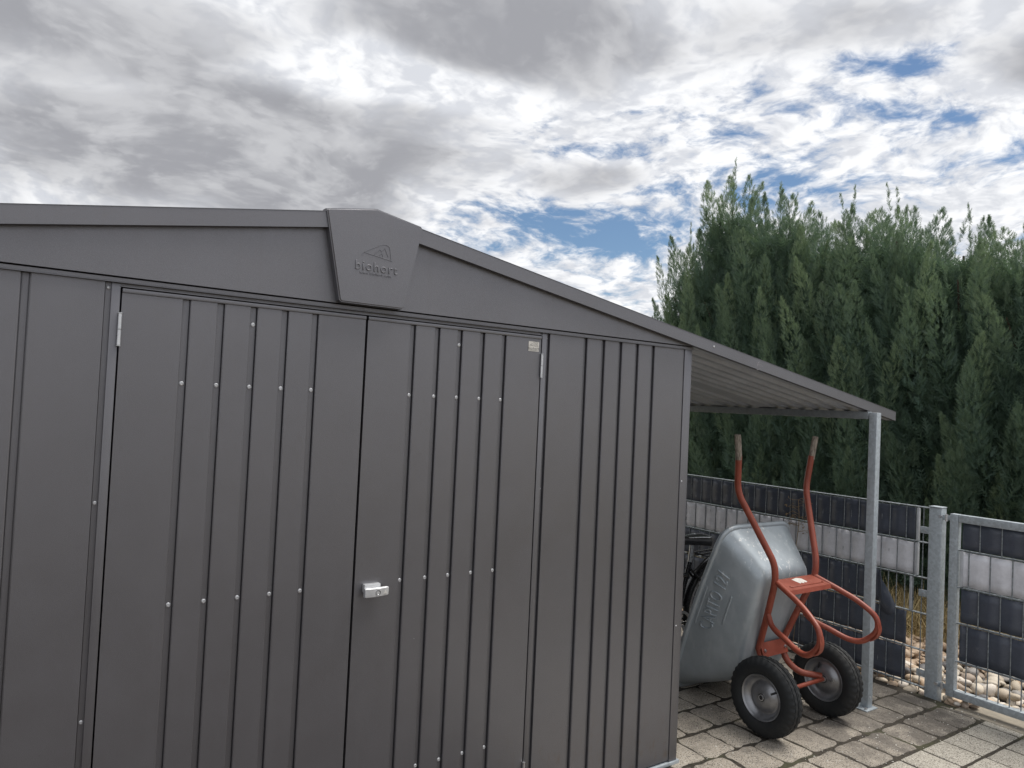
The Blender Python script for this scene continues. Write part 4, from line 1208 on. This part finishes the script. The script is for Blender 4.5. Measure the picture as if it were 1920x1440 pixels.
bt('stem', [(1.97, 0, .74), (1.99, 0, .98), (1.95, 0, .99)], .013, 'steel')
bt('handlebar', fillet([(2.12, -.30, 1.0), (2.02, -.27, 1.0), (1.96, -.10, .99), (1.95, 0, .99), (1.96, .10, .99), (2.02, .27, 1.0), (2.12, .30, 1.0)], .05), .011, 'steel')
# saddle: padded wedge; bright edge tube stands in for its highlight
sv_, sf_ = [], []
N_ = 14
for i in range(N_ + 1):
    t = i / N_; x = 2.395 + .255 * t
    hw2 = .022 + (.085 - .022) * max(0, (t - .30) / .7) ** 0.9 if t > .3 else .022 * (0.6 + .4 * t / .3)
    if t > .93: hw2 *= .86
    zt = .812 + .010 * math.sin(t * 3.0) + .016 * max(0, t - .5); zb = zt - .040 - .02 * t
    for yy, zz in ((-1, .45), (-.8, .86), (-.35, 1), (.35, 1), (.8, .86), (1, .45), (.9, 0), (-.9, 0)):
        sv_.append((x, BY + yy * hw2, zb + (zt - zb) * zz))
for i in range(N_):
    for k in range(8): sf_.append((i * 8 + k, i * 8 + (k + 1) % 8, (i + 1) * 8 + (k + 1) % 8, (i + 1) * 8 + k))
sf_ += [tuple(range(8)), tuple(N_ * 8 + k for k in range(8))[::-1]]
m = MB(); m.add(sv_, sf_); sad = m.build('saddle', M['black'], bike, 60)
ed = [Vector(sv_[i * 8 + 1]) + Vector((0, -.002, .002)) for i in range(5, N_ + 1)] + [Vector(sv_[N_ * 8 + k]) + Vector((.003, 0, .001)) for k in (2, 3)] + [Vector(sv_[i * 8 + 4]) + Vector((0, .002, .002)) for i in range(N_, 4, -1)]
m = MB(); m.tube(ed, .0045, 8); m.build('highlight_edge', M['steel'], sad, 60)
rk = MB()
for yy in (-.06, .06, 0): rk.tube([(2.57, BY + yy, .700), (2.98, BY + yy, .715)], .0055, 8)
for x in (2.60, 2.78, 2.95): rk.tube([(x, BY - .06, .705), (x, BY + .06, .705)], .005, 8)
for yy in (-.065, .065):
    rk.tube([(2.90, BY + yy, .71), (2.83, BY + yy, .345)], .0055, 8); rk.tube([(2.62, BY + yy, .70), (2.53, BY + yy * .4, .60)], .005, 8)
rk.build('rear_rack', M['blackp'], bike, 60)
mg = MB(); arc = [(2.83 + .352 * math.cos(R(a)), .335 + .352 * math.sin(R(a))) for a in range(-10, 171, 10)]
vs, fs = [], []
for x, z in arc:
    for yy, dr_ in ((-.027, -.010), (-.014, 0), (.014, 0), (.027, -.010)):
        a_ = math.atan2(z - .335, x - 2.83); vs.append((x + dr_ * math.cos(a_), BY + yy, z + dr_ * math.sin(a_)))
for i in range(len(arc) - 1):
    for k in range(3): fs.append((i * 4 + k, i * 4 + k + 1, (i + 1) * 4 + k + 1, (i + 1) * 4 + k))
mg.add(vs, fs); mg.build('mudguard', M['blackp'], bike, 60)
m = MB(); m.lathe([(-.004, .085), (.004, .085), (.004, .070), (-.004, .070)], (2.42, BY - .05, .30), 'y', 36, close=True)
ck = m.build('chainring', M['steel'], bike, 40)
bt('crank', [(2.42, -.062, .30), (2.50, -.066, .15)], .010, 'steel'); bt('crank', [(2.42, .062, .30), (2.34, .066, .45)], .010, 'steel')
for p in ((2.50, -.115, .15), (2.34, .115, .45)):
    m = MB(); m.box(p[0] - .035, p[0] + .035, BY + p[1] - .04, BY + p[1] + .04, p[2] - .010, p[2] + .010, .004); m.build('pedal', M['black'], bike, 40)
for s_ in (-1, 1): bt('grip', [(2.02, s_ * .275, 1.0), (2.135, s_ * .303, 1.0)], .016, 'black')
bt('kickstand', [(2.72, -.07, .32), (2.74, -.16, .004)], .008, 'steel')
m = MB(); m.box(2.955, 3.01, BY - .035, BY + .035, .66, .70, .006); m.build('rear_light', M['black'], bike, 40)

# ================================================================== THUJA HEDGE
def spray_tris(n, L, wid):
    """flat fern-like frond in the (x, y) plane, growing along +y: thin pointed slivers"""
    T = []
    def sl(x0, y0, ang, l, w_):
        dx_, dy_ = math.sin(ang), math.cos(ang)
        T.append([(x0 - dy_ * w_ / 2, y0 + dx_ * w_ / 2, 0), (x0 + dy_ * w_ / 2, y0 - dx_ * w_ / 2, 0), (x0 + dx_ * l, y0 + dy_ * l, random.gauss(0, .12) * l)])
    sl(0, 0, 0, L, wid * .8)
    for k in range(n):
        t = (k + .6) / (n + .4); l = L * .44 * (1 - t * .62) * random.uniform(.8, 1.15)
        for s_ in (-1, 1): sl(0, L * t * .86, s_ * random.uniform(.45, .8), l, wid * .85)
    return np.array(T)
SPR = [spray_tris(4, .092, .0066) for _ in range(6)]
def unit(v): return v / np.maximum(np.linalg.norm(v, axis=-1, keepdims=True), 1e-9)
def plume(base, axis, L, Rm_, ns, tint):
    """flame-shaped bunch of sprays around an axis; returns tris (k,3,3) and tint (k,)"""
    axis = unit(np.array(axis, float)); up = np.array([0, 0, 1.])
    s1 = unit(np.cross(axis, [1, .3, .2])); s2 = np.cross(axis, s1)
    out = []; tn_ = []
    bend = rng.normal(0, .06, 2)
    for i in range(ns):
        h = rng.random() ** .75
        prof = (max(h, .02) ** .45) * ((1 - h) ** .75) * 1.55
        r = Rm_ * prof * math.sqrt(rng.uniform(.25, 1.0))
        a = rng.uniform(0, 6.283)
        rad = s1 * math.cos(a) + s2 * math.sin(a)
        p = base + axis * (L * h) + rad * r + (s1 * bend[0] + s2 * bend[1]) * h * h * L
        g = unit(axis * rng.uniform(.65, 1.1) + rad * rng.uniform(.2, .95) * (1 - .5 * h) + rng.normal(0, .16, 3))
        nrm = unit(np.cross(g, rng.normal(0, 1, 3)))
        x_ = np.cross(g, nrm)
        sc_ = rng.uniform(.7, 1.15) * (1 - .30 * h)
        T = SPR[rng.integers(6)] * sc_
        Wd = T[..., 0:1] * x_ + T[..., 1:2] * g + T[..., 2:3] * nrm + (p - g * .05 * sc_)
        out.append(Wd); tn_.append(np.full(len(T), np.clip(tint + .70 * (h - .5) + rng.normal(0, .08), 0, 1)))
    return np.concatenate(out), np.concatenate(tn_)
def crown_radius(z, H, Rc):
    t = z / H
    return Rc * (0.80 + .20 * math.sin(min(1, t / .35) * 1.57)) * (1 - max(0, (t - .42) / .58) ** 1.35 * .84)
def tree_mesh(H, Rc, seed, leaders):
    global rng
    rng = np.random.default_rng(seed); random.seed(seed)
    tri = []; tin = []
    z = 0.05
    while z < H * .90:
        rc = crown_radius(z, H, Rc); n = max(4, int(rc * 9.5))
        a0 = rng.uniform(0, 6.28)
        for k in range(n):
            a = a0 + 6.283 * k / n + rng.normal(0, .15)
            L = rng.uniform(.60, 1.20) * (.8 if z > H * .7 else 1); rr = rc * rng.uniform(.50, .92)
            base = np.array([rr * math.cos(a), rr * math.sin(a), z + rng.normal(0, .08)])
            lean = rng.uniform(.10, .34)
            if base[2] + L > H * .97: L = max(.3, H * .97 - base[2])
            ax = (lean * math.cos(a), lean * math.sin(a), 1)
            t_, q_ = plume(base, ax, L, rng.uniform(.11, .19), int(290 * L / .8), (rng.uniform(.55, .9) if rng.random() < .18 else np.clip(rng.normal(.20, .16), 0, .6)))
            tri.append(t_); tin.append(q_)
        z += rng.uniform(.24, .33)
    for k in range(4500):                              # inner fill so that no daylight shows through low down
        z = rng.uniform(0, H * .86); rr = crown_radius(z, H, Rc) * .72 * math.sqrt(rng.uniform(.05, 1)); a = rng.uniform(0, 6.283)
        g = unit(np.array([math.cos(a) * .5, math.sin(a) * .5, 1]) + rng.normal(0, .35, 3)); nrm = unit(np.cross(g, rng.normal(0, 1, 3))); x_ = np.cross(g, nrm)
        T = SPR[rng.integers(6)] * rng.uniform(1.3, 2.2)
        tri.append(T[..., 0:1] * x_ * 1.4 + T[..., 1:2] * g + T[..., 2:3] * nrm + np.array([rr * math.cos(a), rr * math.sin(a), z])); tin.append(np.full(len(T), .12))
    for (lx, ly, lh) in leaders:                       # ragged feathery leaders at the top
        L = rng.uniform(.8, 1.2)
        t_, q_ = plume(np.array([lx, ly, H * lh - L]), (lx * .10 + rng.normal(0, .05), ly * .10 + rng.normal(0, .05), 1), L, rng.uniform(.075, .115), 230, .28)
        tri.append(t_); tin.append(q_)
        for q in range(2):                             # bare-ish whip tips
            o_ = rng.normal(0, .05, 2)
            t_, q_ = plume(np.array([lx + o_[0], ly + o_[1], H * lh - .25]), (rng.normal(0, .12), rng.normal(0, .12), 1), rng.uniform(.30, .52), .026, 34, .30)
            tri.append(t_); tin.append(q_)
    V = np.concatenate(tri).reshape(-1, 3); TI = np.repeat(np.concatenate(tin), 3)
    me = bpy.data.meshes.new('crown'); nt = len(V) // 3
    me.vertices.add(len(V)); me.vertices.foreach_set('co', V.astype(np.float32).ravel())
    me.loops.add(len(V)); me.loops.foreach_set('vertex_index', np.arange(len(V), dtype=np.int32))
    me.polygons.add(nt); me.polygons.foreach_set('loop_start', np.arange(0, len(V), 3, dtype=np.int32))
    me.polygons.foreach_set('loop_total', np.full(nt, 3, dtype=np.int32))
    at = me.attributes.new('tint', 'FLOAT', 'POINT'); at.data.foreach_set('value', TI.astype(np.float32))
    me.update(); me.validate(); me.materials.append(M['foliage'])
    return me
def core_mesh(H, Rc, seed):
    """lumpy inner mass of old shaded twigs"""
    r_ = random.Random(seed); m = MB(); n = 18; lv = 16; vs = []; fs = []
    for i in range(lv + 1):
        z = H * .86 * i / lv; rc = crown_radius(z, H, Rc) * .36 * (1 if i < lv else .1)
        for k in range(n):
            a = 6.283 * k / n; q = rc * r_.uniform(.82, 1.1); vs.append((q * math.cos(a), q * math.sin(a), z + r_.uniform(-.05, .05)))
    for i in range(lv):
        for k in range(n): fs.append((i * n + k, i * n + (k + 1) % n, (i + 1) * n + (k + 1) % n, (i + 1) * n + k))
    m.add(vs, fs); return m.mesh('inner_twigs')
def trunk_mesh(H):
    m = MB(); p = [(0, 0, -.1), (.01, .01, H * .3), (-.01, .02, H * .6), (0, 0, H * .9)]
    m.tube(crom(p, 4), .06, 8, rs=[.075 - .065 * i / 12 for i in range(13)])
    for k in range(9):
        a = k * 2.4; z = H * (.12 + .075 * k); L = .34
        m.tube([(0, 0, z), (L * .6 * math.cos(a), L * .6 * math.sin(a), z + .12), (L * math.cos(a), L * math.sin(a), z + .38)], .014, 5, rs=[.018, .012, .006])
    return m.mesh('trunk', 60)
VAR = []
for i, (H, Rc) in enumerate(((4.7, .74), (4.2, .78), (3.7, .78))):
    ld = [(0.0, 0.0, 1.0)] + [(.16 * math.cos(q), .16 * math.sin(q), .86 + .10 * ((q * 7.3) % 1)) for q in (0.6, 2.1, 3.7, 5.1)] + [(.34 * math.cos(q), .34 * math.sin(q), .78 + .08 * ((q * 3.1) % 1)) for q in (0.1, 1.3, 2.9, 4.4, 5.6)]
    VAR.append((H, tree_mesh(H, Rc, 40 + i, ld), core_mesh(H, Rc, i), trunk_mesh(H)))
random.seed(5)
TREES = [  # x, y, height, variant, turn, label
    (6.15, 4.42, 3.25, 2, 0.3, 'lowest thuja at the far left end of the hedge, above the shed roof'),
    (6.05, 4.00, 4.05, 1, 2.1, 'second thuja from the left end, shorter than its right neighbour'),
    (6.00, 3.42, 4.82, 0, 1.0, 'tallest thuja of the hedge, twin ragged leaders'),
    (5.95, 2.72, 4.42, 0, 4.0, 'thuja just right of the tallest one'),
    (6.05, 2.02, 4.10, 1, 5.2, 'middle thuja rising behind the canopy slope'),
    (5.95, 1.40, 3.98, 1, 0.7, 'thuja rising above the low end of the canopy'),
    (6.00, 0.82, 3.72, 2, 3.1, 'thuja behind the steel post of the gate'),
    (5.95, 0.25, 3.58, 2, 5.0, 'thuja at the right edge behind the gate'),
    (6.05, -0.45, 3.50, 1, 2.6, 'rightmost thuja, cut by the picture edge'),
    (6.60, 3.00, 4.30, 1, 3.3, 'thuja in the second rank behind the tallest one'),
    (6.65, 1.65, 3.95, 2, 1.9, 'thuja in the second rank behind the middle of the hedge'),
    (6.60, 0.45, 3.55, 2, 0.2, 'thuja in the second rank behind the gate'),
]
for x, y, h, v, a, lab in TREES:
    H, crown_me, core_me, trunk_me = VAR[v]
    t_ = empty('thuja_tree', (x, y, -0.05)); t_.rotation_euler = (0, 0, a)
    k = h * .945 / H; q = {4.42: .62, 4.00: .80}.get(y, 1.0); t_.scale = (q, q, k)
    tag(t_, lab, 'tree', 'thuja hedge behind the fence')
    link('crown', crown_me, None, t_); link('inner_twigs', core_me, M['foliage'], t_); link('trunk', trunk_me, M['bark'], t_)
